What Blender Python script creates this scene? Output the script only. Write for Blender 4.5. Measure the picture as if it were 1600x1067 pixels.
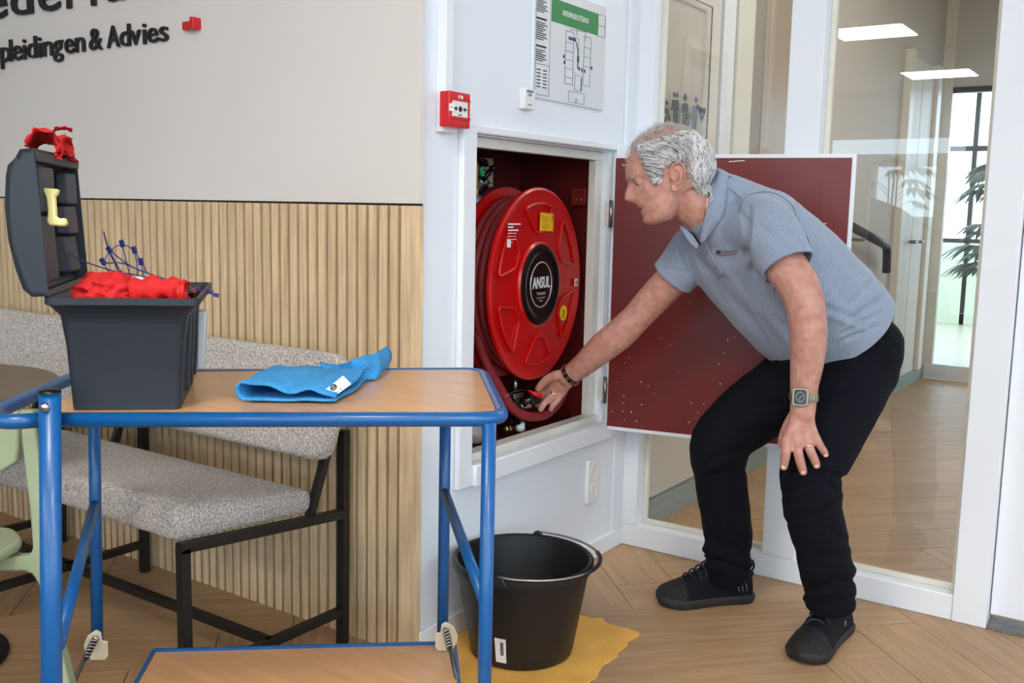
import bpy, bmesh, math, random
from mathutils import Vector, Matrix, noise
from mathutils.bvhtree import BVHTree
random.seed(7)
for o in list(bpy.data.objects): bpy.data.objects.remove(o)
scene = bpy.context.scene
col = scene.collection
PI = math.pi

# ------------------------------------------------------------------ camera
CAM = Vector((0, 0, 1.2))
YAW, PITCH, ROLL, FPX = -0.601466702, 0.130788034, 0.0212641698, 1540.91
def cam_axes():
    f0 = Vector((math.sin(YAW), math.cos(YAW), 0)); r0 = Vector((math.cos(YAW), -math.sin(YAW), 0)); u0 = Vector((0, 0, 1))
    f = f0*math.cos(PITCH) - u0*math.sin(PITCH); u = u0*math.cos(PITCH) + f0*math.sin(PITCH)
    return r0*math.cos(ROLL) + u*math.sin(ROLL), u*math.cos(ROLL) - r0*math.sin(ROLL), f
CR, CU, CF = cam_axes()
cd = bpy.data.cameras.new('camera'); cam = bpy.data.objects.new('camera', cd); col.objects.link(cam)
cd.sensor_width = 36; cd.lens = FPX/1600*36; cd.clip_start = .05; cd.clip_end = 200
mw = Matrix.Identity(4)
for i in range(3): mw[i][0] = CR[i]; mw[i][1] = CU[i]; mw[i][2] = -CF[i]; mw[i][3] = CAM[i]
cam.matrix_world = mw
scene.camera = cam

# ------------------------------------------------------------------ light
scene.view_settings.view_transform = 'Standard'; scene.view_settings.look = 'None'
scene.view_settings.gamma = 1; scene.view_settings.use_curve_mapping = False
scene.view_settings.exposure = 0.5
w = bpy.data.worlds.new('sky'); scene.world = w; w.use_nodes = True
bgn = w.node_tree.nodes['Background']; bgn.inputs[0].default_value = (.66, .84, 1.0, 1); bgn.inputs[1].default_value = 4.2
PANEL_STRENGTH = 27.0

# reading a point of the photograph (1600x1067) back into the room, used while laying things out
def ray(x, y): return CF + CR*((x-800)/FPX) - CU*((y-533.5)/FPX)
def D(x, y, d): return CAM + ray(x, y)*d
def on(x, y, ax, v):
    r = ray(x, y); return CAM + r*((v-CAM[ax])/r[ax])
def PX(x, y, v): return on(x, y, 0, v)
def PY(x, y, v): return on(x, y, 1, v)
def PZ(x, y, v=0.): return on(x, y, 2, v)

# ------------------------------------------------------------------ materials
def s2l(c): return tuple(((v/255)/12.92 if v <= 10.3 else (((v/255)+.055)/1.055)**2.4) for v in c)
MATS = {}
def mat(name, rgb, rough=.5, metal=0., var=0., vscale=8., bump=0., bscale=60., spec=.5, emit=None, coat=0., sss=0., stretch=None, objrand=0., voronoi=False, sheen=0., hue2=None, detail=4.):
    if name in MATS: return MATS[name]
    m = bpy.data.materials.new(name); m.use_nodes = True; nt = m.node_tree; N = nt.nodes; L = nt.links
    b = N['Principled BSDF']; c = s2l(rgb) + (1,)
    b.inputs['Base Color'].default_value = c; b.inputs['Roughness'].default_value = rough; b.inputs['Metallic'].default_value = metal
    b.inputs['Specular IOR Level'].default_value = spec
    if coat: b.inputs['Coat Weight'].default_value = coat; b.inputs['Coat Roughness'].default_value = .12
    if sheen: b.inputs['Sheen Weight'].default_value = sheen
    if sss:
        b.inputs['Subsurface Weight'].default_value = sss; b.inputs['Subsurface Radius'].default_value = (.012, .005, .003); b.inputs['Subsurface Scale'].default_value = 1.
    if emit: b.inputs['Emission Color'].default_value = s2l(emit[0]) + (1,); b.inputs['Emission Strength'].default_value = emit[1]
    if var or bump or objrand:
        tc = N.new('ShaderNodeTexCoord'); mp = N.new('ShaderNodeMapping'); L.new(tc.outputs['Object'], mp.inputs['Vector'])
        if stretch: mp.inputs['Scale'].default_value = stretch
        if objrand:
            oi = N.new('ShaderNodeObjectInfo'); ml = N.new('ShaderNodeMath'); ml.operation = 'MULTIPLY'; ml.inputs[1].default_value = 40
            L.new(oi.outputs['Random'], ml.inputs[0]); L.new(ml.outputs[0], mp.inputs['Location'])
    colsock = None
    if var:
        n = N.new('ShaderNodeTexNoise'); n.inputs['Scale'].default_value = vscale; n.inputs['Detail'].default_value = detail; L.new(mp.outputs[0], n.inputs['Vector'])
        r = N.new('ShaderNodeValToRGB'); L.new(n.outputs['Fac'], r.inputs[0])
        h2 = s2l(hue2) if hue2 else tuple(v*(1-var) for v in c[:3])
        r.color_ramp.elements[0].position = .3; r.color_ramp.elements[1].position = .7
        r.color_ramp.elements[0].color = tuple(h2) + (1,)
        r.color_ramp.elements[1].color = tuple(min(1, v*(1+var*.35)) for v in c[:3]) + (1,)
        colsock = r.outputs[0]
    if objrand:
        hsv = N.new('ShaderNodeHueSaturation'); mr = N.new('ShaderNodeMapRange'); mr.inputs[3].default_value = 1-objrand; mr.inputs[4].default_value = 1+objrand
        L.new(oi.outputs['Random'], mr.inputs[0]); L.new(mr.outputs[0], hsv.inputs['Value'])
        if colsock: L.new(colsock, hsv.inputs['Color'])
        else: hsv.inputs['Color'].default_value = c
        colsock = hsv.outputs[0]
    if colsock: L.new(colsock, b.inputs['Base Color'])
    if bump:
        if voronoi: t = N.new('ShaderNodeTexVoronoi'); t.inputs['Scale'].default_value = bscale; so = t.outputs['Distance']
        else: t = N.new('ShaderNodeTexNoise'); t.inputs['Scale'].default_value = bscale; t.inputs['Detail'].default_value = 3; so = t.outputs['Fac']
        L.new(mp.outputs[0], t.inputs['Vector'])
        bn = N.new('ShaderNodeBump'); bn.inputs['Strength'].default_value = bump; bn.inputs['Distance'].default_value = .004
        L.new(so, bn.inputs['Height']); L.new(bn.outputs[0], b.inputs['Normal'])
    MATS[name] = m; return m

def glass_mat(name, tint=(.97, .98, .98), refl=1.0, ior=1.52):
    m = bpy.data.materials.new(name); m.use_nodes = True; nt = m.node_tree; N = nt.nodes; L = nt.links
    N.remove(N['Principled BSDF']); out = N['Material Output']
    tr = N.new('ShaderNodeBsdfTransparent'); tr.inputs[0].default_value = tint + (1,)
    gl = N.new('ShaderNodeBsdfGlossy'); gl.inputs['Roughness'].default_value = 0.0
    fr = N.new('ShaderNodeFresnel'); fr.inputs[0].default_value = ior
    mx = N.new('ShaderNodeMixShader'); ge = N.new('ShaderNodeNewGeometry'); sb = N.new('ShaderNodeMath'); sb.operation = 'SUBTRACT'; sb.inputs[0].default_value = 1; ml = N.new('ShaderNodeMath'); ml.operation = 'MULTIPLY'
    L.new(ge.outputs['Backfacing'], sb.inputs[1]); L.new(fr.outputs[0], ml.inputs[0]); L.new(sb.outputs[0], ml.inputs[1])   # one reflection per pane, at its front face
    L.new(ml.outputs[0], mx.inputs[0]); L.new(tr.outputs[0], mx.inputs[1]); L.new(gl.outputs[0], mx.inputs[2]); L.new(mx.outputs[0], out.inputs[0])
    MATS[name] = m; return m
glass = glass_mat('clear_glass'); acrylic = glass_mat('acrylic', (.98, .98, .98), ior=1.12); glass2 = glass_mat('double_glazing', (.95, .96, .96), ior=1.95)

M_white = mat('white_paint', (234, 238, 244), .45, var=.03, vscale=3)
M_wallw = mat('white_wall', (230, 236, 244), .6, var=.03, vscale=2, bump=.05, bscale=250)
M_cream = mat('cream_paint', (226, 222, 208), .4, var=.04, vscale=4)
M_frame = mat('worn_cream_frame', (222, 221, 214), .4, var=.06, vscale=9)
M_beige = mat('beige_wall', (220, 216, 212), .75, var=.02, vscale=1.5, bump=.04, bscale=200)
M_slat = mat('oak_slat', (222, 195, 156), .55, var=.25, vscale=5, stretch=(14, 14, 1.0), objrand=.06, bump=.1, bscale=30)
M_felt = mat('slat_felt', (62, 44, 34), .95)
M_black = mat('black_metal', (22, 21, 22), .45, bump=.05, bscale=200)
M_floor = mat('oak_plank', (180, 145, 109), .42, var=.22, vscale=5, stretch=(.8, 11, 11), objrand=.06, bump=.08, bscale=16, spec=.35, detail=8)
M_joint = mat('plank_joint', (112, 86, 60), .7)
M_blue = mat('blue_enamel', (2, 84, 148), .34, var=.08, vscale=14, coat=.12)
M_board = mat('beech_board', (204, 156, 112), .38, var=.14, vscale=4, stretch=(1, 14, 14), coat=.35)
M_chrome = mat('zinc_steel', (180, 180, 182), .28, 1., var=.15, vscale=40)
M_steel = mat('brushed_steel', (150, 150, 150), .35, 1.)
M_tbox = mat('slate_plastic', (29, 37, 48), .5, var=.08, vscale=10, bump=.08, bscale=300)
M_tboxin = mat('dark_plastic', (54, 56, 63), .6, bump=.05, bscale=200)
M_redp = mat('red_plastic', (205, 22, 20), .35)
M_redcloth = mat('red_cloth', (205, 26, 28), .8, var=.15, vscale=20, bump=.3, bscale=300)
M_yellow = mat('pale_yellow_plastic', (226, 216, 150), .5)
M_bluetie = mat('dark_blue_plastic', (28, 34, 110), .35)
M_boucle = mat('grey_boucle', (222, 215, 209), .95, var=.55, vscale=170, bump=1.0, bscale=260, voronoi=True, detail=2)
M_green = mat('sage_plastic', (146, 158, 126), .5, bump=.04, bscale=200)
M_taupe = mat('taupe_laminate', (112, 100, 86), .45)
M_bucket = mat('black_plastic', (24, 24, 26), .42, var=.1, vscale=6)
M_ochre = mat('ochre_chamois', (255, 190, 92), .9, var=.18, vscale=7, bump=.4, bscale=60)
M_bluecl = mat('blue_microfibre', (58, 152, 216), .95, var=.18, vscale=60, bump=.9, bscale=230)
M_label = mat('white_label', (232, 232, 232), .6)
M_ink = mat('black_ink', (24, 24, 28), .6)
M_red = mat('signal_red', (192, 4, 8), .32, var=.06, vscale=6, coat=.2)
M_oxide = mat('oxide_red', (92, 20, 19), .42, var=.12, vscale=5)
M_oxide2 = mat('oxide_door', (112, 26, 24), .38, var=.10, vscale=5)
M_hose = mat('hose_rubber', (138, 34, 40), .6, var=.15, vscale=20)
M_gloss = mat('gloss_black', (12, 12, 14), .22)
M_silver = mat('silver_print', (190, 192, 195), .35, .6)
M_yel = mat('yellow_sticker', (240, 190, 20), .5)
M_callred = mat('call_point_red', (200, 26, 32), .35)
M_alu = mat('sign_aluminium', (226, 231, 237), .22, .2)
M_signgreen = mat('sign_green', (34, 130, 70), .45)
M_grey = mat('grey_ink', (90, 92, 96), .6)
M_offw = mat('off_white_plastic', (228, 229, 229), .4)
M_teal = mat('grey_green_skirting', (150, 166, 162), .5)
M_doorb = mat('beige_door', (220, 215, 204), .5, var=.03)
M_brass = mat('aged_brass', (150, 105, 60), .35, 1., var=.3, vscale=30)
M_darkm = mat('dark_metal', (52, 50, 48), .35, .9)
M_skin = mat('skin', (190, 146, 131), .5, var=.14, vscale=45, sss=.10, bump=.14, bscale=240, hue2=(174, 117, 104), spec=.4)
M_polo = mat('grey_marl_polo', (138, 151, 172), .9, var=.22, vscale=260, bump=.25, bscale=600, sheen=.2, detail=2)
M_navy = mat('navy_trousers', (7, 9, 20), .9, var=.15, vscale=30, bump=.15, bscale=500, spec=.2)
M_shoe = mat('shoe_navy', (9, 11, 21), .8, bump=.5, bscale=400, spec=.25)
M_sole = mat('shoe_sole', (34, 31, 31), .7, bump=.1, bscale=120)
M_hair = mat('silver_hair', (222, 221, 223), .55, var=.3, vscale=30)
M_hairthin = mat('thin_hair', (208, 200, 198), .6, var=.3, vscale=30)
M_leaf = mat('palm_leaf', (40, 66, 44), .5, var=.2, vscale=8)
M_pot = mat('dark_pot', (46, 46, 48), .55)
M_gold = mat('gold', (220, 190, 140), .25, 1.)
M_eye = mat('eye_white', (168, 150, 142), .3)
M_iris = mat('iris', (60, 60, 70), .2)
M_lamp2 = mat('corridor_fill_panel', (255, 250, 240), .5, emit=((255, 249, 240), 11.5))  # glow of the added corridor panels
M_ceil = mat('ceiling_tile', (226, 224, 220), .85)
M_lamp = mat('lamp_diffuser', (255, 250, 240), .5, emit=((255, 249, 240), PANEL_STRENGTH))
M_corr = mat('corridor_wall', (200, 195, 186), .65)
M_clear = glass_mat('clear_plastic', (.86, .88, .9), ior=1.6)

# ------------------------------------------------------------------ mesh helpers
def wloc(o):
    v = Vector((0, 0, 0))
    while o: v += o.location; o = o.parent
    return v
class MB:
    def __init__(s): s.v = []; s.f = []
    def add(s, vs, fs):
        n = len(s.v); s.v += [Vector(q) for q in vs]; s.f += [tuple(i+n for i in q) for q in fs]; return s
    def box(s, a, b):
        x0, y0, z0 = a; x1, y1, z1 = b
        return s.add([(x0,y0,z0),(x1,y0,z0),(x1,y1,z0),(x0,y1,z0),(x0,y0,z1),(x1,y0,z1),(x1,y1,z1),(x0,y1,z1)],
                     [(0,3,2,1),(4,5,6,7),(0,1,5,4),(1,2,6,5),(2,3,7,6),(3,0,4,7)])
    def bar(s, p, q, wd, ht, up=(0,0,1)):
        p, q = Vector(p), Vector(q); d = (q-p).normalized(); up = Vector(up)
        sd = d.cross(up)
        if sd.length < 1e-4: sd = d.cross(Vector((0, 1, 0)))
        sd.normalize(); u = sd.cross(d); a = sd*wd/2; b = u*ht/2
        return s.add([p-a-b,p+a-b,p+a+b,p-a+b,q-a-b,q+a-b,q+a+b,q-a+b],[(0,1,2,3)[::-1],(4,5,6,7)[::-1],(0,1,5,4)[::-1],(1,2,6,5)[::-1],(2,3,7,6)[::-1],(3,0,4,7)[::-1]])
    def rings(s, rings, cap=True, closed=False):
        n = len(rings[0]); o = len(s.v)
        for r in rings: s.v += [Vector(q) for q in r]
        m = len(rings)
        for i in range(m if closed else m-1):
            a = o+i*n; b = o+((i+1) % m)*n
            for j in range(n): s.f.append((a+j, a+(j+1) % n, b+(j+1) % n, b+j))
        if cap and not closed:
            s.f.append(tuple(o+j for j in range(n))[::-1]); s.f.append(tuple(o+(m-1)*n+j for j in range(n)))
        return s
    def tube(s, pts, r, n=10, closed=False, cap=True, flat=1.0, up=None):
        pts = [Vector(p) for p in pts]; m = len(pts); rs = r if isinstance(r, (list, tuple)) else [r]*m
        rings = []; pu = None
        for i in range(m):
            if closed: t = pts[(i+1) % m]-pts[i-1]
            else: t = pts[min(i+1, m-1)]-pts[max(i-1, 0)]
            t.normalize()
            if pu is None:
                ref = Vector(up) if up else (Vector((0,0,1)) if abs(t.z) < .9 else Vector((1,0,0)))
            else: ref = pu
            u = (ref - t*ref.dot(t))
            if u.length < 1e-5: u = t.orthogonal()
            u.normalize(); pu = u; v = t.cross(u)
            rings.append([pts[i] + (v*math.cos(2*PI*k/n) + u*flat*math.sin(2*PI*k/n))*rs[i] for k in range(n)])
        return s.rings(rings, cap, closed)
    def lathe(s, prof, c, ax=(0,0,1), n=32, cap=False):
        c = Vector(c); ax = Vector(ax).normalized(); u = ax.orthogonal().normalized(); v = ax.cross(u)
        return s.rings([[c+ax*h+(u*math.cos(2*PI*k/n)+v*math.sin(2*PI*k/n))*r for k in range(n)] for r, h in prof], cap)
    def prism(s, poly, off):
        off = Vector(off); n = len(poly); a = [Vector(p) for p in poly]
        return s.add(a+[p+off for p in a], [tuple(range(n))[::-1], tuple(range(n, 2*n))]+[(i, (i+1) % n, n+(i+1) % n, n+i) for i in range(n)])
    def grid(s, fn, nu, nv, closedu=False):
        o = len(s.v)
        for j in range(nv+1):
            for i in range(nu+(0 if closedu else 1)): s.v.append(Vector(fn(i/nu, j/nv)))
        w = nu if closedu else nu+1
        for j in range(nv):
            for i in range(nu):
                i2 = (i+1) % w if closedu else i+1
                s.f.append((o+j*w+i, o+j*w+i2, o+(j+1)*w+i2, o+(j+1)*w+i))
        return s
    def sheet(s, fn, nu, nv, th):
        """closed thin sheet: a grid and its copy pushed along the normal"""
        g = [[Vector(fn(i/nu, j/nv)) for i in range(nu+1)] for j in range(nv+1)]
        w = nu+1; o = len(s.v); top = []; bot = []
        for j in range(nv+1):
            for i in range(w):
                du = g[j][min(i+1, nu)]-g[j][max(i-1, 0)]; dv = g[min(j+1, nv)][i]-g[max(j-1, 0)][i]
                nn = du.cross(dv)
                if nn.length > 1e-12: nn.normalize()
                top.append(g[j][i]+nn*th/2); bot.append(g[j][i]-nn*th/2)
        s.v += top+bot; q = len(top)
        for j in range(nv):
            for i in range(nu):
                a, b, c, d = o+j*w+i, o+j*w+i+1, o+(j+1)*w+i+1, o+(j+1)*w+i
                s.f += [(a, b, c, d), (a+q, d+q, c+q, b+q)]
        def side(a, b): s.f.append((b, a, a+q, b+q))
        for i in range(nu): side(o+i, o+i+1); side(o+nv*w+i+1, o+nv*w+i)
        for j in range(nv): side(o+(j+1)*w, o+j*w); side(o+j*w+nu, o+(j+1)*w+nu)
        return s
    def mesh(s, name, off=Vector((0,0,0)), smooth=False, fix=True):
        me = bpy.data.meshes.new(name); me.from_pydata([v-off for v in s.v], [], s.f); me.update()
        if fix:
            bm = bmesh.new(); bm.from_mesh(me); bmesh.ops.recalc_face_normals(bm, faces=bm.faces); bm.to_mesh(me); bm.free()
        if smooth:
            for p in me.polygons: p.use_smooth = True
        return me
    def build(s, name, m, parent=None, smooth=False, bevel=0., segs=2, origin=None, autosmooth=None):
        if parent is None and origin is None:
            lo = [min(v[i] for v in s.v) for i in range(3)]; hi = [max(v[i] for v in s.v) for i in range(3)]
            origin = Vector(((lo[0]+hi[0])/2, (lo[1]+hi[1])/2, lo[2]))
        base = wloc(parent) if parent else Vector(origin)
        me = s.mesh(name, base, smooth); me.materials.append(m)
        o = bpy.data.objects.new(name, me); col.objects.link(o)
        if parent: o.parent = parent
        else: o.location = origin
        if bevel:
            b = o.modifiers.new('bevel', 'BEVEL'); b.width = bevel; b.segments = segs; b.limit_method = 'ANGLE'; b.angle_limit = .6; b.harden_normals = False
            for p in me.polygons: p.use_smooth = True
            autosmooth = autosmooth or 40
        if autosmooth:
            try: me.set_sharp_from_angle(angle=math.radians(autosmooth))
            except Exception: pass
        return o
def tag(o, label=None, cat=None, group=None, kind=None):
    if label: o['label'] = label
    if cat: o['category'] = cat
    if group: o['group'] = group
    if kind: o['kind'] = kind
    return o
def thing(name, label, cat, loc, group=None):
    o = bpy.data.objects.new(name, None); col.objects.link(o); o.location = loc; o.empty_display_size = .1
    return tag(o, label, cat, group)
def struct(o, label=None, cat=None): return tag(o, label, cat, kind='structure')
def rounded(pts, r, seg=5, closed=False):
    """polyline with its corners rounded"""
    pts = [Vector(p) for p in pts]; out = []; n = len(pts)
    for i in range(n):
        if not closed and i in (0, n-1): out.append(pts[i]); continue
        p, a, b = pts[i], pts[i-1], pts[(i+1) % n]
        da = (a-p); db = (b-p); rr = min(r, da.length*.49, db.length*.49)
        s, e = p+da.normalized()*rr, p+db.normalized()*rr
        for k in range(seg+1):
            t = k/seg; out.append(s*(1-t)**2 + p*2*t*(1-t) + e*t*t)
    return out
def smoothpath(pts, n=8):
    """Catmull-Rom through the points"""
    pts = [Vector(p) for p in pts]; out = []
    for i in range(len(pts)-1):
        p0, p1, p2, p3 = pts[max(i-1, 0)], pts[i], pts[i+1], pts[min(i+2, len(pts)-1)]
        for k in range(n):
            t = k/n; out.append(.5*((2*p1)+(p2-p0)*t+(2*p0-5*p1+4*p2-p3)*t*t+(3*p1-p0-3*p2+p3)*t**3))
    out.append(pts[-1]); return out
def text_mesh(body, height, depth, xscale=1., offset=0., spacing=1.):
    """letters as a mesh in the XZ-like plane: x to the right, y up, extruded along +z"""
    cu = bpy.data.curves.new('t', 'FONT'); cu.body = body; cu.size = 1; cu.extrude = .5; cu.offset = offset; cu.resolution_u = 3; cu.space_character = spacing
    o = bpy.data.objects.new('t', cu); col.objects.link(o)
    dg = bpy.context.evaluated_depsgraph_get(); me = bpy.data.meshes.new_from_object(o.evaluated_get(dg))
    vs = [v.co.copy() for v in me.vertices]; fs = [tuple(p.vertices) for p in me.polygons]
    bpy.data.objects.remove(o); bpy.data.curves.remove(cu); bpy.data.meshes.remove(me)
    k = height/.729
    return [Vector((v.x*k*xscale, v.y*k, v.z*depth)) for v in vs], fs
def put_text(mb, body, height, org, right, up, depth=.0006, xscale=1., center=False, width=None, offset=0., spacing=1.):
    vs, fs = text_mesh(body, height, depth, xscale, offset, spacing)
    right, up = Vector(right).normalized(), Vector(up).normalized(); nn = right.cross(up); org = Vector(org)
    if not vs: return 0
    x0 = min(v.x for v in vs); x1 = max(v.x for v in vs); k = width/(x1-x0) if width else 1.
    sh = (x1+x0)/2*k if center else x0*k
    mb.add([org+right*(v.x*k-sh)+up*v.y+nn*v.z for v in vs], fs); return (x1-x0)*k

# ================================================================== the room
XB, YA, YC = -1.645, 1.947, 3.12          # side wall plane, slat face, partition face
CEIL = 2.9
# --- floor: base and herringbone planks
def B(name, a, b, m, parent=None, bevel=0.): return MB().box(a, b).build(name, m, parent, bevel=bevel)
floor = struct(B('floor', (-8, -7.6, -.06), (4, 8.02, -.006), M_joint), 'oak herringbone plank floor')
PL, PWD, GAP, TH = 1.02, .204, .0012, .012
du = Vector((1, 1, 0)).normalized(); dv = Vector((-1, 1, 0)).normalized()
def clip(poly, ax, val, keep_less):
    out = []
    for i in range(len(poly)):
        a, b = poly[i-1], poly[i]
        ia = (a[ax] <= val) == keep_less; ib = (b[ax] <= val) == keep_less
        if ia != ib:
            t = (val-a[ax])/(b[ax]-a[ax]); out.append(a+(b-a)*t)
        if ib: out.append(b)
    return out
share = {}
def plank(u0, v0, horiz):
    lu, lv = (PL, PWD) if horiz else (PWD, PL)
    pts = [du*(u0+a)+dv*(v0+b) for a, b in ((GAP, GAP), (lu-GAP, GAP), (lu-GAP, lv-GAP), (GAP, lv-GAP))]
    pts = [p+Vector((-1.31, 2.60, 0)) for p in pts]
    c = sum(pts, Vector())/4
    X0 = XB-.002; Y0 = 1.96
    regs = []
    r1 = clip(clip(clip(clip(pts, 0, X0, False), 0, 1.2, True), 1, .75, False), 1, 7.98, True)
    r2 = clip(clip(clip(clip(pts, 0, X0, True), 0, -4.1, False), 1, .75, False), 1, Y0, True)
    full = False
    if len(r1) > 2: regs.append(r1)
    if len(r2) > 2: regs.append(r2)
    if not regs: return
    inside = lambda p: (X0 <= p.x <= 1.2 and .75 <= p.y <= 7.98) or (-4.1 <= p.x <= X0 and .75 <= p.y <= Y0)
    crosses = any(p.x < X0 for p in pts) and any(p.y > Y0 for p in pts)
    if all(inside(p) for p in pts) and not crosses: regs = [pts]; full = True
    ang = PI/4 if horiz else 3*PI/4
    rot = Matrix.Rotation(-ang, 4, 'Z')
    if full and horiz in share: me = share[horiz]
    else:
        mb = MB()
        for r in regs: mb.prism([rot@(p-c)+Vector((0, 0, -TH)) for p in r], (0, 0, TH))
        me = mb.mesh('plank'); me.materials.append(M_floor)
        if full: share[horiz] = me
    o = bpy.data.objects.new('plank', me); col.objects.link(o); o.parent = floor
    o.location = c - floor.location; o.rotation_euler = (0, 0, ang)
for i in range(-60, 61):
    for j in range(-9, 10):
        u0, v0 = i*PWD + j*PL, i*PWD - j*PL
        c0 = du*u0 + dv*v0 + Vector((-1.31, 2.6, 0))
        if abs(c0.x) > 9 or c0.y > 10 or c0.y < -1.5: continue
        plank(u0, v0, True); plank(u0, v0+PWD, False)

# --- left wall with oak slats
wall_left = struct(B('wall_left', (-8, 1.968, 0), (XB-.09, 2.07, CEIL), M_beige), 'beige wall clad with vertical oak slats below')
SLT = 1.2095; PITCH_S = .03745
B('upper_panel', (-8, YA+.004, SLT+.006), (-1.634, 1.968, CEIL), M_beige, wall_left)
B('shadow_gap', (-8, YA+.010, SLT), (-1.636, 1.968, SLT+.006), M_black, wall_left)
B('felt_backing', (-8, 1.9585, 0), (-1.640, 1.968, SLT), M_felt, wall_left)
slat_me = None
x = -1.634
o = MB().box((-.058, -.0115, 0), (0, .0115, SLT)); me_end = o.mesh('slat'); me_end.materials.append(M_slat)
def put_mesh(name, me, loc, parent):
    ob = bpy.data.objects.new(name, me); col.objects.link(ob); ob.parent = parent; ob.location = Vector(loc)-wloc(parent); return ob
put_mesh('slat', me_end, (x, YA+.0115, 0), wall_left)
me_sl = MB().box((-.0135, -.006, 0), (.0135, .006, SLT)).mesh('slat'); me_sl.materials.append(M_slat)
x -= .058+.0105+.0135
while x > -4.3:
    put_mesh('slat', me_sl, (x, YA+.006, 0), wall_left); x -= PITCH_S

# --- side wall with the cabinet opening
OY0, OY1, OZ0, OZ1 = 2.168, 2.945, .478, 1.405
mb = MB().box((XB-.09, 1.968, 0), (XB, OY0, CEIL)).box((XB-.09, OY1, 0), (XB, 3.30, CEIL))
mb.box((XB-.09, OY0, 0), (XB, OY1, OZ0)).box((XB-.09, OY0, OZ1), (XB, OY1, CEIL))
wall_side = struct(mb.build('wall_side', M_wallw), 'white side wall around the hose cabinet')
bb = struct(MB().box((XB, 1.966, 0), (XB+.013, YC, .064)).build('baseboard_side', M_white, bevel=.003), 'white skirting under the hose cabinet')
struct(MB().box((XB, YC-.075, .064), (XB+.010, YC, CEIL)).build('trim_corner', M_white, bevel=.002), 'white cover strip in the wall corner')

# --- glazed partition (white timber frame, glass panes)
part = thing('wall_partition', None, None, (-1.0, YC, 0)); struct(part, 'white timber framed glass partition')
GY = 3.185
def fr(name, a, b, m=M_white, bv=.003): return B(name, a, b, m, part, bv)
fr('bottom_rail', (XB, YC, 0), (-.41, YC+.10, .079))
fr('post', (XB, YC, .079), (-1.578, YC+.10, CEIL))
fr('post', (-1.104, YC-.004, .079), (-.996, YC+.10, CEIL))
fr('post', (-.505, YC-.004, 0), (-.408, YC+.12, CEIL))
def pane(x0, x1, z0, z1):
    g = B('glass_pane', (x0, GY, z0), (x1, GY+.006, z1), glass2, part)
    for a, b in (((x0, GY-.016, z0), (x1, GY, z0+.016)), ((x0, GY-.016, z0+.016), (x0+.016, GY, z1)), ((x1-.016, GY-.016, z0+.016), (x1, GY, z1))):
        B('glazing_bead', a, b, M_cream, part, .002)
pane(-1.578, -1.104, .079, CEIL); pane(-.996, -.505, .079, CEIL)
# door at the right edge
dr = thing('door_1', None, None, (.05, YC+.03, 0)); struct(dr, 'white flush door at the right edge')
B('door_leaf', (-.405, YC+.03, .036), (.52, YC+.07, 2.3), M_white, dr, .003)
B('threshold', (-.408, YC-.004, 0), (.52, YC+.09, .012), mat('grey_stone', (120, 120, 122), .5, var=.3, vscale=40), dr, .002)
struct(B('trim_door', (-.408, YC+.0, 2.3), (.62, YC+.12, CEIL), M_white))
struct(B('wall_right', (.52, YC, 0), (4, YC+.12, CEIL), M_wallw))
ew = MB().box((4, -7.6, 0), (4.1, YC+.12, 1.15)).box((4, -7.6, 2.75), (4.1, YC+.12, CEIL))
ewy = [(-7.6, -6.9), (-4.9, -4.5), (-2.5, -2.1), (-.1, .3), (2.3, YC+.12)]
for a, b in ewy: ew.box((4, a, 1.15), (4.1, b, 2.75))
struct(ew.build('wall_east', M_wallw))
for k, (a, b) in enumerate(zip(ewy, ewy[1:])):
    f = thing('window_%d' % (k+10), None, None, (4.05, (a[1]+b[0])/2, 1.15)); struct(f, 'tall street window beside the photographer')
    B('window_frame', (4.02, a[1], 1.15), (4.07, b[0], 1.19), M_white, f); B('window_frame', (4.02, a[1], 2.71), (4.07, b[0], 2.75), M_white, f); B('window_frame', (4.02, (a[1]+b[0])/2-.02, 1.19), (4.07, (a[1]+b[0])/2+.02, 2.71), M_white, f)
    B('glass_pane', (4.04, a[1], 1.15), (4.046, b[0], 2.75), glass, f)
struct(B('wall_west', (-8.1, -7.6, 0), (-8, 2.07, CEIL), M_wallw))
# rear wall: windows towards the street, behind the photographer
YR = -7.6
mbr = MB()
wins = [(-4.32, -2.53, 2.05, 2.31), (-3.68, -2.86, 1.22, 1.94), (-1.9, .6, 1.0, 2.6), (.9, 3.6, 1.0, 2.6)]
xs = sorted({-8.0, 4.0, *[a for q in wins for a in q[:2]]})
for a, b in zip(xs, xs[1:]):
    zs = [0.]; mid = (a+b)/2
    for q in sorted((q for q in wins if q[0] <= mid <= q[1]), key=lambda q: q[2]): zs += [q[2], q[3]]
    zs.append(CEIL)
    for k in range(0, len(zs), 2): mbr.box((a, YR-.15, zs[k]), (b, YR, zs[k+1]))
struct(mbr.build('wall_rear', M_wallw), 'white wall with street windows')
for k, q in enumerate(wins):
    f = thing('window_%d' % (k+1), None, None, ((q[0]+q[1])/2, YR, q[2])); struct(f, 'street window with slim white frame')
    for a, b in (((q[0], YR-.1, q[2]), (q[1], YR-.05, q[2]+.03)), ((q[0], YR-.1, q[3]-.03), (q[1], YR-.05, q[3])), ((q[0], YR-.1, q[2]), (q[0]+.03, YR-.05, q[3])), ((q[1]-.03, YR-.1, q[2]), (q[1], YR-.05, q[3]))):
        B('window_frame', a, b, M_white, f)
    B('glass_pane', (q[0], YR-.08, q[2]), (q[1], YR-.074, q[3]), glass, f)
struct(B('ceiling', (-8.1, -7.75, CEIL), (4.1, 8.1, CEIL+.05), M_ceil))
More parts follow.
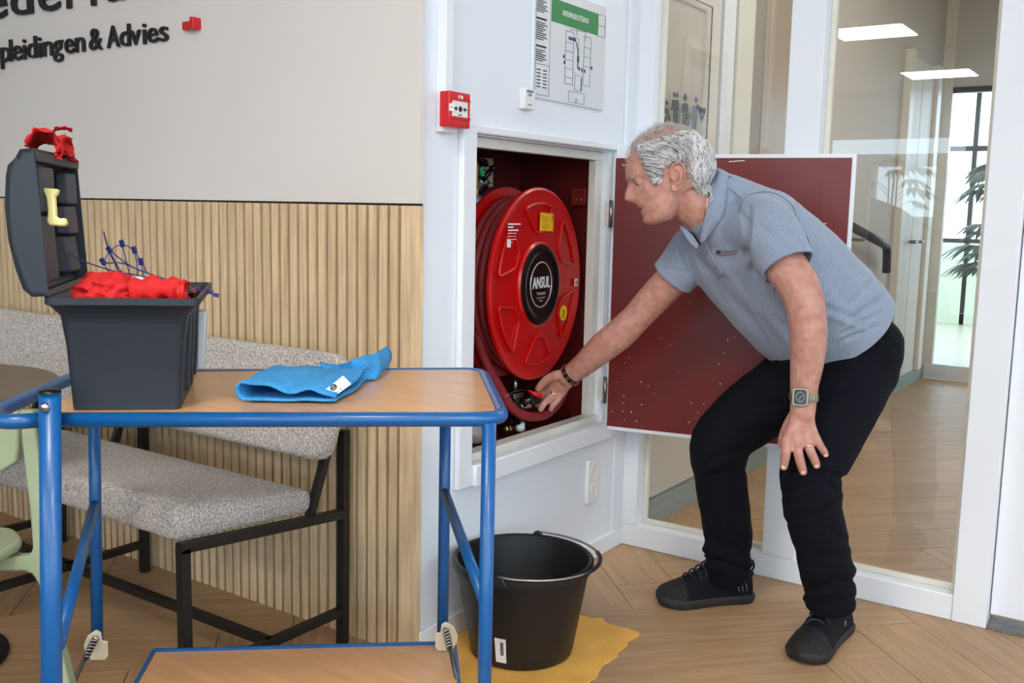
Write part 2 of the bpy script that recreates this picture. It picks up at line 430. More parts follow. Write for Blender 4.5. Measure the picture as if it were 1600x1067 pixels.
def ceiling_light(x, y, wx, wy, label):
    t = thing('ceiling_light', label, 'ceiling light', (x, y, CEIL-.02), 'flat ceiling light panels')
    B('light_frame', (x-wx/2-.015, y-wy/2-.015, CEIL-.012), (x+wx/2+.015, y+wy/2+.015, CEIL), M_white, t)
    B('diffuser', (x-wx/2, y-wy/2, CEIL-.02), (x+wx/2, y+wy/2, CEIL-.0121), M_lamp, t)
ceiling_light(-2.60, -3.1, .66, .60, 'lower bright ceiling panel mirrored in the glass, left one')
ceiling_light(-2.62, -6.1, .72, .60, 'farther ceiling panel mirrored in the glass')
for x, y in ((-.9, -.3), (.9, -.3), (2.7, -.3), (-.9, -3.1), (.9, -3.1), (2.7, -3.1)):
    ceiling_light(x, y, .6, .6, 'square room ceiling panel outside the picture')

# --- corridor behind the glass
CX = -1.66
mb = MB().box((CX-.1, 3.30, 0), (CX, 4.15, CEIL)).box((CX-.14, 4.15, 0), (CX-.04, 5.2, CEIL)).box((CX-.1, 5.2, 0), (CX, 8.0, CEIL))
struct(mb.build('wall_corridor_left', M_corr))
struct(B('baseboard_corridor', (CX, 3.22, 0), (CX+.022, 8.0, .10), M_teal), 'grey green plinth along the corridor')
d = thing('door_2', None, None, (CX, 3.6, 0)); struct(d, 'cream toilet door in the corridor')
B('door_leaf', (CX, 3.24, .115), (CX+.016, 3.83, 2.3), M_doorb, d, .002)
B('door_jamb', (CX, 3.85, .10), (CX+.022, 3.97, 2.4), M_white, d, .002)
B('door_jamb', (CX, 3.975, .10), (CX+.034, 4.15, 2.4), M_cream, d, .002)
d = thing('door_3', None, None, (CX-.04, 4.7, 0)); struct(d, 'taupe door deep in the corridor')
M_tdoor = mat('taupe_door', (176, 162, 142), .35)
B('door_leaf', (CX-.04, 4.42, .1), (CX-.02, 5.18, 2.4), M_tdoor, d, .002)
B('door_jamb', (CX-.04, 4.16, .1), (CX-.015, 4.40, 2.4), mat('taupe_jamb', (150, 140, 126), .5), d, .002)
d = thing('door_4', None, None, (CX, 7.2, 0)); struct(d, 'cream double door near the corridor end')
for y0, y1 in ((6.86, 6.97), (7.66, 7.78)): B('door_jamb', (CX, y0, .10), (CX+.05, y1, 2.3), M_cream, d, .003)
B('door_leaf', (CX, 6.98, .1), (CX+.02, 7.30, 2.28), M_doorb, d); B('door_leaf', (CX, 7.315, .1), (CX+.02, 7.65, 2.28), M_doorb, d)
h = MB().tube([(CX+.02, 7.26, 1.05), (CX+.07, 7.26, 1.05), (CX+.07, 7.15, 1.05)], .011, 8); h.build('door_handle', M_steel, d, True)
h = MB().tube([(CX+.02, 7.36, 1.05), (CX+.07, 7.36, 1.05), (CX+.07, 7.46, 1.05)], .011, 8); h.build('door_handle', M_steel, d, True)
# end of the corridor: framed glass door, room beyond
e = thing('wall_corridor_end', None, None, (-1.2, 8.0, 0)); struct(e, 'glazed frame closing the corridor')
EX0 = CX
B('bottom_rail', (EX0, 8.0, 0), (.6, 8.06, .11), M_white, e); B('post', (EX0, 8.0, .11), (EX0+.08, 8.06, CEIL), M_cream, e)
B('post', (-.55, 8.0, .11), (-.45, 8.06, CEIL), M_cream, e)
B('glass_pane', (EX0+.08, 8.03, .11), (-.55, 8.036, 2.14), glass, e); B('transom', (EX0+.08, 8.0, 2.14), (-.55, 8.06, 2.18), M_darkm, e)
B('upper_panel', (EX0+.08, 8.01, 2.18), (-.55, 8.05, CEIL), M_corr, e); B('side_panel', (-.45, 8.01, .11), (.6, 8.05, CEIL), M_corr, e)
struct(B('wall_corridor_right', (.6, YC+.12, 0), (.7, 8.06, CEIL), M_corr))
struct(B('floor_back_room', (-3.5, 8.06, -.06), (2, 12.5, -.002), mat('pale_floor', (200, 190, 172), .3)))
struct(B('wall_back_room_left', (-1.86, 8.06, 0), (-1.76, 8.5, 2.9), M_corr))
struct(B('baseboard_back_room', (-1.76, 8.06, 0), (-1.74, 8.5, .12), M_cream))
struct(B('trim_dado', (-1.76, 8.06, .62), (-1.735, 8.5, .66), M_cream))
struct(B('ceiling_back_room', (-3.5, 8.1, 2.9), (2, 12.5, 2.95), M_ceil))
w6 = thing('window_6', None, None, (-1.2, 12.5, .6)); struct(w6, 'bright window of the room beyond')
for xx in (-3.4, -2.2, -1.2, -.2, .8): B('window_frame', (xx, 12.45, 0), (xx+.05, 12.52, 2.9), M_darkm, w6)
B('window_sill', (-3.5, 12.45, .0), (2, 12.55, .95), mat('pale_green_panel', (196, 206, 180), .6), w6); B('window_frame', (-3.5, 12.45, .95), (2, 12.52, 1.0), M_darkm, w6)
B('window_frame', (-3.5, 12.45, 2.0), (2, 12.52, 2.06), M_darkm, w6)
B('glass_pane', (-3.5, 12.48, 1.0), (2, 12.486, 2.9), glass, w6)
t = thing('ceiling_light', 'unseen ceiling panel added to brighten the corridor', 'ceiling light', (-.3, 5.5, CEIL-.02), 'flat ceiling light panels')
B('diffuser', (-.6, 5.2, CEIL-.02), (0, 5.8, CEIL-.002), M_lamp2, t)  # added lamp out of view, put in to light the corridor
t = thing('ceiling_light', 'unseen added ceiling panel just behind the partition', 'ceiling light', (-.5, 4.1, CEIL-.02), 'flat ceiling light panels')
B('diffuser', (-.8, 3.8, CEIL-.02), (-.2, 4.4, CEIL-.002), M_lamp2, t)  # second added lamp, unseen, brightens the corridor next to the partition

# ================================================================== on the walls
# --- raised lettering on the beige wall
YL = YA-.012
lt = thing('wall_lettering', 'raised black lettering on the beige wall above the slats', 'lettering', PY(130, 90, YL))
def letter(ch, x0, x1, by, cap_px, m=M_ink):
    a, b = PY(x0, by, YL), PY(x1, by, YL)
    h = PY((x0+x1)/2, by-cap_px, YL).z - PY((x0+x1)/2, by, YL).z
    mb = MB(); put_text(mb, ch, h, (a.x, YL+.009, a.z), (1, 0, 0), (0, 0, 1), .007, width=b.x-a.x, offset=.006)
    mb.build('letter', m, lt)
for ch, x0, x1 in (('O', -23, -4), ('p', -2, 13), ('l', 12, 16), ('e', 17, 31), ('i', 33, 37), ('d', 39, 54), ('i', 57, 61), ('n', 64, 79), ('g', 80, 95), ('e', 98, 112), ('n', 114.5, 129),
                   ('&', 136, 156), ('A', 164, 183), ('d', 184, 200), ('v', 200.5, 216), ('i', 220, 224.5), ('e', 227, 243), ('s', 245.5, 259)):
    letter(ch, x0, x1, 97-.130*(x0+x1)/2, 36)
for ch, x0, x1 in (('N', -72, -36), ('e', -28, 8), ('d', 14, 48), ('e', 57, 91), ('r', 101, 124), ('l', 139, 146), ('a', 163, 195), ('n', 204, 236)):
    letter(ch, x0, x1, 30-.155*(x0+x1)/2, 62)
mb = MB(); a = PY(286, 41, YL)
mb.box((a.x, YL-.004, a.z-.012), (a.x+.062, YA+.004, a.z+.012)).box((a.x+.05, YL-.016, a.z-.014), (a.x+.064, YA+.004, a.z+.02))
tag(mb.build('red_wall_plate', M_callred, bevel=.002), 'small red angled plate on the beige wall right of the lettering', 'plate')

# --- fire alarm call point with its cable duct
y0 = PX(677, 165, XB).y; xf = PY(702, 165, y0).x; y1 = PX(735, 170, xf).y
zb, zt = PY(702, 197, y0).z, PY(702, 141, y0).z
cp = thing('fire_call_point', 'red fire alarm call point box on the white wall', 'call point', (XB, (y0+y1)/2, zb))
B('housing', (XB+.02, y0, zb), (xf, y1, zt), M_callred, cp, .003); B('back_box', (XB, y0+.012, zb-.012), (XB+.024, y1-.03, zt-.004), M_offw, cp, .003)
wz0, wz1 = zb+.30*(zt-zb), zb+.74*(zt-zb)
B('window_bezel', (xf, y0+.004, wz1), (xf+.003, y1-.003, wz1+.006), M_callred, cp); B('window_bezel', (xf, y0+.004, wz0-.006), (xf+.003, y1-.003, wz0), M_callred, cp)
B('press_window', (xf-.001, y0+.011, wz0), (xf+.0012, y1-.013, wz1), M_offw, cp)
mb = MB(); yc = (y0+y1)/2; zc = (wz0+wz1)/2
mb.lathe([(.0001, 0), (.0075, 0), (.0075, .0008), (.0001, .0008)], (xf+.001, yc, zc), (1, 0, 0), 16)
for sg in (-1, 1):
    mb.prism([(xf+.0011, yc+sg*.011, zc), (xf+.0011, yc+sg*.019, zc+.0065), (xf+.0011, yc+sg*.019, zc-.0065)], (.0006, 0, 0))
    mb.box((xf+.0011, min(yc+sg*.018, yc+sg*.027), zc-.0025), (xf+.0017, max(yc+sg*.018, yc+sg*.027), zc+.0025))
mb.box((xf+.0011, yc-.007, wz0+.003), (xf+.0017, yc+.007, wz0+.006))
mb.build('press_symbol', M_ink, cp)
mb = MB(); mb.tube([(xf+.001, yc-.002+.005*math.cos(a), zt-.015+.006*math.sin(a)) for a in [k*PI/8 for k in range(13)]], .0014, 5); mb.box((xf, yc+.004, zt-.02), (xf+.0008, yc+.011, zt-.009)); mb.build('flame_symbol', M_label, cp)
B('number_label', (XB+.052, y0-.0008, zc-.008), (XB+.068, y0, zc+.010), M_label, cp)
mb = MB(); put_text(mb, '1.4', .006, (XB+.060, y0-.001, zc-.002), (1, 0, 0), (0, 0, 1), center=True); mb.build('number_print', M_ink, cp)
cdy = PX(683, 80, XB).y
tag(MB().box((XB, cdy, zt-.006), (XB+.030, cdy+.030, CEIL)).build('cable_duct', M_white, bevel=.002), 'white cable duct running up from the red call point', 'cable duct')

# --- small white box and evacuation plan
a, b = PX(810, 170, XB), PX(828, 142, XB)
dt = thing('detector_box', 'small off-white detector box left of the evacuation plan', 'detector', (XB, a.y, a.z))
B('housing', (XB, a.y, a.z), (XB+.022, b.y-.004, b.z+.002), M_offw, dt, .003)
mb = MB(); yy = (a.y+b.y)/2-.002
put_text(mb, 'NOODKNOP', .0075, (XB+.0225, yy, b.z-.010), (0, 1, 0), (0, 0, 1), center=True, width=.034); put_text(mb, 'DEUR', .0075, (XB+.0225, yy, b.z-.020), (0, 1, 0), (0, 0, 1), center=True, width=.018); put_text(mb, 'A B C', .006, (XB+.0225, yy, a.z+.010), (0, 1, 0), (0, 0, 1), center=True, width=.022)
tag(mb.build('lettering', M_grey, dt), kind='stuff')
SX = XB+.008
SY0, SY1, SZ0, SZ1 = 2.462, 2.886, 1.535, 1.862
es = thing('evacuation_plan', 'silver evacuation plan with green header on the white wall', 'sign', (XB, SY0, SZ0))
B('plate', (XB, SY0, SZ0), (SX, SY1, SZ1), M_alu, es, .0015)
gy0, gy1, gz0, gz1 = 2.556, 2.834, 1.765, 1.832
B('green_header', (SX, gy0, gz0), (SX+.0006, gy1, gz1), M_signgreen, es)
mb = MB(); put_text(mb, 'ONTRUIMINGSPLATTEGROND', .017, (SX+.0008, (gy0+gy1)/2, (gz0+gz1)/2-.007), (0, 1, 0), (0, 0, 1), center=True, width=.155); mb.build('header_lettering', M_label, es)
mb = MB()
def ln(y0, z0, y1, z1, t=.0014): mb.bar((SX+.0004, y0, z0), (SX+.0004, y1, z1), t, t*.5, (1, 0, 0))
def blk(y0, z0, y1, z1, t=.0014): ln(y0, z0, y1, z0, t); ln(y1, z0, y1, z1, t); ln(y1, z1, y0, z1, t); ln(y0, z1, y0, z0, t)
blk(gy1, gz0, SY1-.006, gz1); ln(gy1, (gz0+gz1)/2, SY1-.006, (gz0+gz1)/2)
u = lambda y: SY0+y*(SY1-SY0); v = lambda z: SZ0+z*(SZ1-SZ0)
for q in ((.42,.18,.53,.66), (.42,.24,.53,.32), (.42,.40,.53,.48), (.42,.48,.53,.56), (.68,.20,.78,.56), (.68,.38,.78,.47), (.68,.56,.78,.66), (.56,.14,.66,.28), (.48,.02,.70,.12), (.58,.02,.60,.06)):
    blk(u(q[0]), v(q[1]), u(q[2]), v(q[3]))
for q in ((.47,.68,.7,.70), (.7,.7,.7,.62), (.7,.78,.78,.78), (.53,.30,.57,.30), (.66,.30,.66,.36), (.53,.62,.60,.62), (.60,.62,.60,.52), (.6,.34,.68,.34), (.57,.70,.57,.64)): ln(u(q[0]), v(q[1]), u(q[2]), v(q[3]))
tag(mb.build('floor_plan_lines', M_grey, es), kind='stuff')
mb = MB()
for (z, n) in ((.90, 9), (.66, 9), (.42, 6)):
    for k in range(n):
        wl = (.13, .10, .15, .12, .14, .09)[(k*5+n) % 6]
        ln(u(.035), v(z-k*.018), u(.035+wl*.9), v(z-k*.018), .0026)
    ln(u(.035), v(z+.035), u(.16), v(z+.035), .005)
blk(u(.03), v(.03), u(.21), v(.30), .0012); blk(u(.03), v(.03), u(.21), v(.97), .0008)
for k in range(6): ln(u(.05), v(.25-k*.03), u(.1), v(.25-k*.03), .003); ln(u(.13), v(.25-k*.03), u(.18), v(.25-k*.03), .003)
ln(u(.555), v(.60), u(.60), v(.50), .003); ln(u(.595), v(.52), u(.595), v(.34), .0035); ln(u(.655), v(.26), u(.655), v(.14), .0035)
for q in ((.40,.42), (.41,.37), (.80,.38), (.62,.345), (.66,.34), (.7,.335)): mb.box((SX, u(q[0])-.004, v(q[1])-.005), (SX+.0006, u(q[0])+.004, v(q[1])+.005))
tag(mb.build('plan_lettering', M_ink, es), kind='stuff')
mb = MB(); mb.box((SX, u(.46), v(.585)), (SX+.0007, u(.56), v(.615))); mb.build('blue_marker', mat('plan_blue', (40, 52, 120), .5), es)
mb = MB(); mb.box((SX, u(.585), v(.40)), (SX+.0009, u(.615), v(.46))); mb.build('green_marker', M_signgreen, es)
mb = MB(); mb.box((SX, u(.06), v(.955)), (SX+.0009, u(.10), v(.985))); mb.build('orange_emblem', mat('plan_orange', (220, 150, 60), .5), es)

# --- double wall socket
a, b = PX(912, 789, XB), PX(936, 731, XB)
so = thing('wall_socket', 'white double wall socket low on the white wall', 'socket', (XB, (a.y+b.y)/2, a.z))
sy0, sy1, sz0, sz1 = a.y, a.y+.082, a.z+.004, a.z+.158
B('cover_plate', (XB, sy0, sz0), (XB+.016, sy1, sz1), M_offw, so, .004)
for zz in (sz0+.045, sz0+.113):
    mb = MB().lathe([(.0265, .016), (.0265, .0185), (.0225, .0185), (.0215, .004), (.0001, .004)], (XB, (sy0+sy1)/2, zz), (1, 0, 0), 28); s_ = mb.build('socket_insert', M_offw, so, autosmooth=40)
    mb = MB()
    for q in (-.0095, .0095): mb.lathe([(.0026, .0041), (.0001, .0042)], (XB, (sy0+sy1)/2+q, zz), (1, 0, 0), 8)
    mb.build('pin_hole', M_ink, s_)

# ================================================================== fire hose cabinet
cb = thing('fire_hose_cabinet', 'recessed fire hose cabinet with cream frame and red door swung open', 'cabinet', (XB, 2.56, .42))
FP = XB+.02
for a, b in (((XB, 2.121, .424), (FP, 2.184, 1.433)), ((XB, 2.975, .424), (FP, 3.036, 1.433)), ((XB, 2.184, 1.409), (FP, 2.975, 1.433)), ((XB, 2.184, .424), (FP+.012, 2.975, .487))): B('frame_moulding', a, b, M_white, cb, .005)
IB = XB-.022
for a, b in (((IB-.03, OY0, .4781), (IB+.016, OY1, .509)), ((IB-.03, OY0, 1.376), (IB, OY1, 1.4049)), ((IB-.03, 2.905, .509), (IB, OY1-.0001, 1.376)), ((IB-.03, OY0+.0001, .509), (IB, 2.19, 1.376))): B('inner_frame', a, b, M_frame, cb, .002)
XI = -1.995
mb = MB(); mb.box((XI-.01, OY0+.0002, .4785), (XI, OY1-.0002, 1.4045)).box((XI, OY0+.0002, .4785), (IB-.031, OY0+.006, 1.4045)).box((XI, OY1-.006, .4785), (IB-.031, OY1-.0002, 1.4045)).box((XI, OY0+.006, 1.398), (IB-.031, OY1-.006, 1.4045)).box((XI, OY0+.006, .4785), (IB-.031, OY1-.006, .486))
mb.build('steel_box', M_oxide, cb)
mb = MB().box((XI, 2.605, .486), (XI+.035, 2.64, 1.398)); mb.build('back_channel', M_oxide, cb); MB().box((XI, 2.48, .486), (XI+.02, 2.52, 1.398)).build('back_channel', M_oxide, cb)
# door, swung wide open on its right-hand hinges
hx, hy = -1.618, 2.938
tip = Vector((-.868, 3.088, 0)); dd = (tip-Vector((hx, hy, 0))); DW = dd.length; dd.normalize(); dn = Vector((dd.y, -dd.x, 0))
door = thing('cabinet_door', None, None, (hx, hy, .455)); door.parent = cb; door.location = Vector((hx, hy, .455))-cb.location
DZ0, DZ1 = .462, 1.396
def dp(u_, n_, z): return Vector((hx, hy, z))+dd*u_+dn*n_
def dbox(name, u0, u1, n0, n1, z0, z1, m, bv=0.):
    mb = MB().prism([dp(u0, n0, z0), dp(u1, n0, z0), dp(u1, n1, z0), dp(u0, n1, z0)], (0, 0, z1-z0)); return mb.build(name, m, door, bevel=bv)
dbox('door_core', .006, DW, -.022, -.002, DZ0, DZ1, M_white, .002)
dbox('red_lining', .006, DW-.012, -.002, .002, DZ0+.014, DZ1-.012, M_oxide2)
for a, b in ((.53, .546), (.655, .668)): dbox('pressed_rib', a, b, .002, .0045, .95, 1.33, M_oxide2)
dbox('pressed_rib', .53, .668, .002, .0035, 1.325, 1.335, M_oxide2)
dots = MB()
for k in range(46):
    u_, z_ = random.uniform(.02, .72), .50+abs(random.gauss(0, .22)); r_ = random.uniform(.0012, .0028)
    if z_ > 1.35: continue
    dots.prism([dp(u_+r_*math.cos(t), .002, z_+r_*math.sin(t)) for t in [k2*PI/3 for k2 in range(6)]], dn*.0005)
for (u_, z_) in ((.38, 1.372), (.64, 1.18), (.66, 1.11), (.655, 1.05)): dots.bar(dp(u_, .0022, z_), dp(u_+.05, .0022, z_+.004), .003, .0006, dn)
tag(dots.build('paint_chips', M_cream, door), kind='stuff')
for z_ in (1.20, .60):
    mb = MB().tube([(hx-.004, hy-.006, z_-.045), (hx-.004, hy-.006, z_+.045)], .0065, 10); hh = mb.build('hinge', M_steel, cb, True)
    MB().box((hx-.03, hy-.002, z_-.04), (hx-.004, hy+.001, z_+.04)).build('hinge_leaf', M_frame, hh)
# --- papers and pipework inside
pa = PX(760, 268, XI+.002)
B('inspection_note', (XI, pa.y-.055, pa.z-.05), (XI+.001, pa.y+.04, pa.z+.045), mat('note_paper', (205, 200, 170), .7), cb)
mb = MB()
for k in range(6): mb.box((XI+.001, pa.y-.04, pa.z+.03-k*.014), (XI+.0016, pa.y+.01+.02*(k % 2), pa.z+.034-k*.014))
mb.build('note_print', M_ink, cb)

uv = thing('upper_valve', 'brass and steel valve cluster at the upper left inside the cabinet', 'valve', PX(748, 300, -1.86))
vx = -1.86
def VP(x, y, dx=0.): return PX(x, y, vx+dx)
mb = MB().tube([VP(743, 236), VP(743, 262), VP(744, 300), VP(745, 345), VP(745, 372)], .014, 10); mb.build('riser_pipe', M_brass, uv, True)
mb = MB().tube(smoothpath([VP(742, 262), VP(748, 258), VP(756, 252), VP(760, 258)], 4), .009, 8).tube([VP(746, 244, .02), VP(761, 257, .03)], .006, 8); mb.build('lever', M_darkm, uv, True)
mb = MB().lathe([(.001, -.03), (.02, -.03), (.02, -.012), (.028, -.01), (.028, .012), (.018, .016), (.018, .03), (.001, .03)], VP(750, 286), (0, .4, .6), 14); mb.build('valve_body', M_steel, uv, True)
mb = MB().tube([VP(753, 282, .02), VP(760, 274, .03), VP(768, 264, .04)], [.010, .009, .008], 10).tube([VP(768, 264, .04), VP(773, 262, .042)], .010, 10); mb.build('spout', M_darkm, uv, True)
MB().prism([VP(748, 262, .045), VP(752, 261, .045), VP(756, 274, .045), VP(751, 276, .045)], (.004, 0, 0)).build('green_seal', mat('seal_green', (20, 170, 90), .4), uv)
MB().prism([VP(736, 285, .04), VP(742, 282, .04), VP(741, 296, .04), VP(736, 300, .04)], (.01, 0, 0)).build('blue_lever', M_blue, uv, bevel=.002)
mb = MB().tube([VP(738, 316, .03), VP(751, 315, .03)], .021, 12); mb.build('grey_coupling', mat('grey_cast', (140, 142, 146), .45, .5), uv, True)
mb = MB().lathe([(.001, -.02), (.024, -.02), (.024, .02), (.001, .02)], VP(745, 333), (0, 0, 1), 14); mb.build('lock_nut', M_darkm, uv, True)
mb = MB().tube([VP(736, 339, .05), VP(760, 337, .07)], .004, 8); rd = mb.build('handle_rod', M_chrome, uv, True)
mb = MB().lathe([(.001, -.010), (.010, -.006), (.012, 0), (.010, .006), (.001, .010)], VP(760, 337, .07), (0, 1, .1), 12); mb.build('knob', M_gloss, rd, True)

# --- hose reel
RC = Vector((-1.690, 2.598, .975)); ra = math.radians(5); RN = Vector((math.cos(ra), math.sin(ra), 0)); RT = Vector((-math.sin(ra), math.cos(ra), 0)); RZ = Vector((0, 0, 1))
RR = .302
M_hosebr = mat('bracket_red', (128, 34, 32), .4)
rl = thing('fire_hose_reel', 'red fire hose reel with black hub inside the open cabinet', 'hose reel', RC-RZ*RR)
mb = MB().lathe([(.05, -.012), (RR-.012, -.006), (RR-.003, -.010), (RR, -.006), (RR-.001, .002), (RR-.008, .005), (RR-.03, -.002), (.135, .004), (.128, .010), (.05, .010)], RC, RN, 96)
for k in range(6):
    a0 = math.radians(92-k*60); hw0, hw1 = math.radians(15), math.radians(20)
    P_ = lambda r, t: RC+RT*(r*math.cos(t))+RZ*(r*math.sin(t))+RN*(.002+.004*(1-(r-.15)/.15))
    pth = [P_(.165, a0+hw0*.55)]+[P_(.252, a0+hw1*(1-2*q/8)) for q in range(9)]+[P_(.165, a0-hw0*.55)]
    mb.tube(rounded(pth, .012, 3, True), .0042, 6, closed=True)
mb.build('front_flange', M_red, rl, autosmooth=35)
mb = MB().lathe([(.05, -.125), (RR-.004, -.125), (RR, -.120), (RR, -.114), (.05, -.112)], RC, RN, 96); mb.build('rear_flange', M_red, rl, autosmooth=35)
prof = []
for k in range(4):
    for t in range(7):
        a_ = PI*t/6; prof.append((.262+.0125*math.sin(a_), -.110+.0247*k+.0123*(1-math.cos(a_))))
MB().lathe([(.1, -.112)]+prof+[(.1, -.010)], RC, RN, 96).build('coiled_hose', M_hose, rl, True)
hb = MB().lathe([(.127, .006), (.127, .013), (.118, .017), (.105, .016), (.098, .0125), (.09, .0115), (.078, .0125), (.0001, .0125)], RC, RN, 64).build('hub_cover', M_gloss, rl, autosmooth=35)
MB().tube([RC+RN*.0125+(RT*math.cos(2*PI*k/56)+RZ*math.sin(2*PI*k/56))*.0705 for k in range(56)], .0024, 5, closed=True).build('hub_ring', M_silver, hb, True)
mb = MB(); HO = RC+RN*.0135
put_text(mb, 'ANSUL', .036, HO-RZ*.010, RT, RZ, .001, center=True, width=.116, offset=.02)
mb.build('hub_lettering', mat('hub_print', (212, 214, 216), .5), hb)
mb = MB(); put_text(mb, 'VANWALT', .0085, HO-RZ*.032+RT*.008, RT, RZ, .001, center=True, width=.045); 
mb.prism([HO-RZ*.022-RT*.027, HO-RZ*.022-RT*.019, HO-RZ*.028-RT*.019, HO-RZ*.032-RT*.023, HO-RZ*.028-RT*.027], RN*.0006)
put_text(mb, 'fire protection', .0055, HO-RZ*.043, RT, RZ, .001, center=True, width=.055); put_text(mb, 'EN 671', .005, HO-RZ*.053, RT, RZ, .001, center=True)
mb.build('hub_small_print', M_silver, hb)
def RD(x, y, h=.0078):
    r = ray(x, y); o_ = RC+RN*h; t = (o_-CAM).dot(RN)/r.dot(RN); return CAM+r*t
def sticker(name, x, y, w_, h_, m, tilt=0.):
    c = RD(x, y); r_ = RT*math.cos(tilt)+RZ*math.sin(tilt); u_ = RZ*math.cos(tilt)-RT*math.sin(tilt)
    o_ = MB().prism([c-r_*w_/2-u_*h_/2, c+r_*w_/2-u_*h_/2, c+r_*w_/2+u_*h_/2, c-r_*w_/2+u_*h_/2], RN*.0012).build(name, m, rl); return o_, c+RN*.0013, r_, u_
o_, c, r_, u_ = sticker('yellow_sticker', 854, 347, .088, .056, M_yel, -.03)
mb = MB()
for k in range(7): mb.bar(c-r_*.034+u_*(.016-k*.0058), c+r_*(.004+.008*(k % 3))+u_*(.016-k*.0058), .0012, .0004, RN)
for sg in (-1, 1): mb.bar(c+r_*.036*sg+u_*.022, c+r_*.036*sg+u_*(.004 if sg > 0 else .014), .005, .0004, RN)
mb.build('sticker_print', mat('sticker_brown', (120, 90, 10), .6), o_)
o_, c, r_, u_ = sticker('barcode_sticker', 900, 441, .024, .024, M_label)
mb = MB()
for k in range(6): mb.bar(c-r_*(.008-k*.0032)-u_*.008, c-r_*(.008-k*.0032)+u_*.006, .0012+.0006*(k % 2), .0004, RN)
mb.build('barcode', M_ink, o_)
c = RD(880, 489); o_ = MB().lathe([(.0001, 0), (.026, 0), (.026, .0012), (.0001, .0012)], c, RN, 24).build('round_yellow_sticker', M_yel, rl)
mb = MB().tube([c+RN*.0014+RZ*.012-RT*.006, c+RN*.0014+RZ*.002+RT*.004, c+RN*.0014-RZ*.004-RT*.003, c+RN*.0014-RZ*.014+RT*.002], .0018, 5); mb.build('sticker_print', M_ink, o_)
mb = MB(); c = RD(803, 366)
for k, (w_, t_) in enumerate(((.075, .004), (.03, .004), (.062, .004), (.05, .002), (.046, .002), (.05, .002), (.03, .002))):
    z_ = .03-.009*k; mb.bar(c-RT*.036+RZ*z_, c-RT*.036+RT*w_+RZ*z_, t_, .0006, RN)
c2 = RD(795, 380); mb.bar(c2-RT*.010, c2+RT*.012, .024, .0006, RN)
mb.build('white_print', M_label, rl)
ba, bb2 = PY(892, 306, 2.925), PY(941, 306, 2.925); bz0, bz1 = PY(915, 321, 2.925).z, PY(915, 294, 2.925).z
MB().box((ba.x, 2.925, bz0), ((ba.x+bb2.x)/2-.003, 2.9388, bz1)).build('wall_bracket', M_hosebr, rl, bevel=.002)
MB().box(((ba.x+bb2.x)/2+.001, 2.925, bz0), (min(bb2.x, -1.70), 2.9388, bz1)).build('wall_bracket', M_hosebr, rl, bevel=.002)
for q in (.18, .33, .66, .85): MB().lathe([(.0001, .003), (.004, .002), (.004, 0)], (ba.x+(bb2.x-ba.x)*q, 2.925, bz0+.018), (0, -1, 0), 10).build('screw', M_steel, rl, True)
MB().box((XI+.03, RC.y-.04, RC.z-.04), (RC.x-.11, RC.y+.04, RC.z+.04)).build('axle', M_oxide, rl)
# loose loop of hose that leaves the reel and feeds the nozzle
hx0 = -1.76
path = [PX(757, 350, hx0-.04), PX(741, 430, hx0-.02), PX(742, 500, hx0), PX(757, 560, hx0+.015), PX(781, 607, hx0+.03), PX(803, 640, hx0+.045), PX(830, 651, hx0+.06), PX(858, 644, hx0+.05), PX(880, 615, hx0), PX(893, 570, hx0-.06), PX(890, 520, hx0-.09)]
MB().tube(smoothpath(path, 7), .0155, 12).build('hose_loop', M_hose, rl, True)
MB().tube(smoothpath([PX(748, 455, hx0-.05), PX(760, 520, hx0-.04), PX(790, 567, hx0-.03), PX(825, 585, hx0-.03), PX(860, 580, hx0-.06)], 7), .015, 12).build('hose_loop', M_hose, rl, True)

# --- stop valve the man is turning
vX = -1.735
lv = thing('stop_valve', 'grey stop valve with red handle under the reel, held by the man', 'valve', PX(812, 640, vX))
def LV(x, y, dx=0.): return PX(x, y, vX+dx)
MB().tube([LV(805, 590), LV(805, 612)], .0075, 10).build('spindle', M_chrome, lv, True)
MB().tube([LV(803, 612), LV(804, 622), LV(806, 645), LV(806, 662)], [.016, .02, .02, .016], 12).build('valve_body', M_darkm, lv, True)
MB().box((LV(803, 617).x-.02, LV(803, 617).y-.026, LV(803, 617).z-.008), (LV(803, 617).x+.02, LV(803, 617).y+.026, LV(803, 617).z+.008)).build('yoke', M_steel, lv, bevel=.002)
MB().lathe([(.001, 0), (.022, 0), (.024, .008), (.024, .03), (.016, .036), (.001, .036)], LV(812, 634), (.5, .75, .3), 14).build('outlet', M_chrome, lv, autosmooth=35)
MB().tube([LV(816, 632, .02), LV(826, 624, .03), LV(838, 622, .045)], [.012, .014, .016], 12).build('nozzle', M_gloss, lv, True)
mb = MB()
for k in range(5): mb.lathe([(.013, -.004), (.0165, -.003), (.0165, .003), (.013, .004)], LV(829+k*2.6, 624-k*.2, .036), (.4, .85, 0), 12)
mb.build('grip_ring', M_ink, lv, True)
MB().tube(smoothpath([LV(826, 610, .03), LV(833, 614, .045), LV(840, 617, .055), LV(846, 618, .06)], 4), [.004]*4+[.008]*8+[.009], 8).build('red_handle', M_redp, lv, True)
MB().tube(smoothpath([LV(789, 622, .02), LV(796, 615, .03), LV(803, 612, .03), LV(815, 609, .03), LV(826, 611, .03)], 4), .0012, 5).build('sealing_wire', M_steel, lv, True)
MB().tube([LV(812, 660), LV(813, 672)], .016, 12).build('lower_pipe', M_offw, lv, True)
fg = thing('brass_fitting', 'small brass hose fitting lying on the cabinet floor', 'fitting', PZ(797, 679, .486))
fz = PZ(797, 679, .486)+Vector((0, 0, .0195))
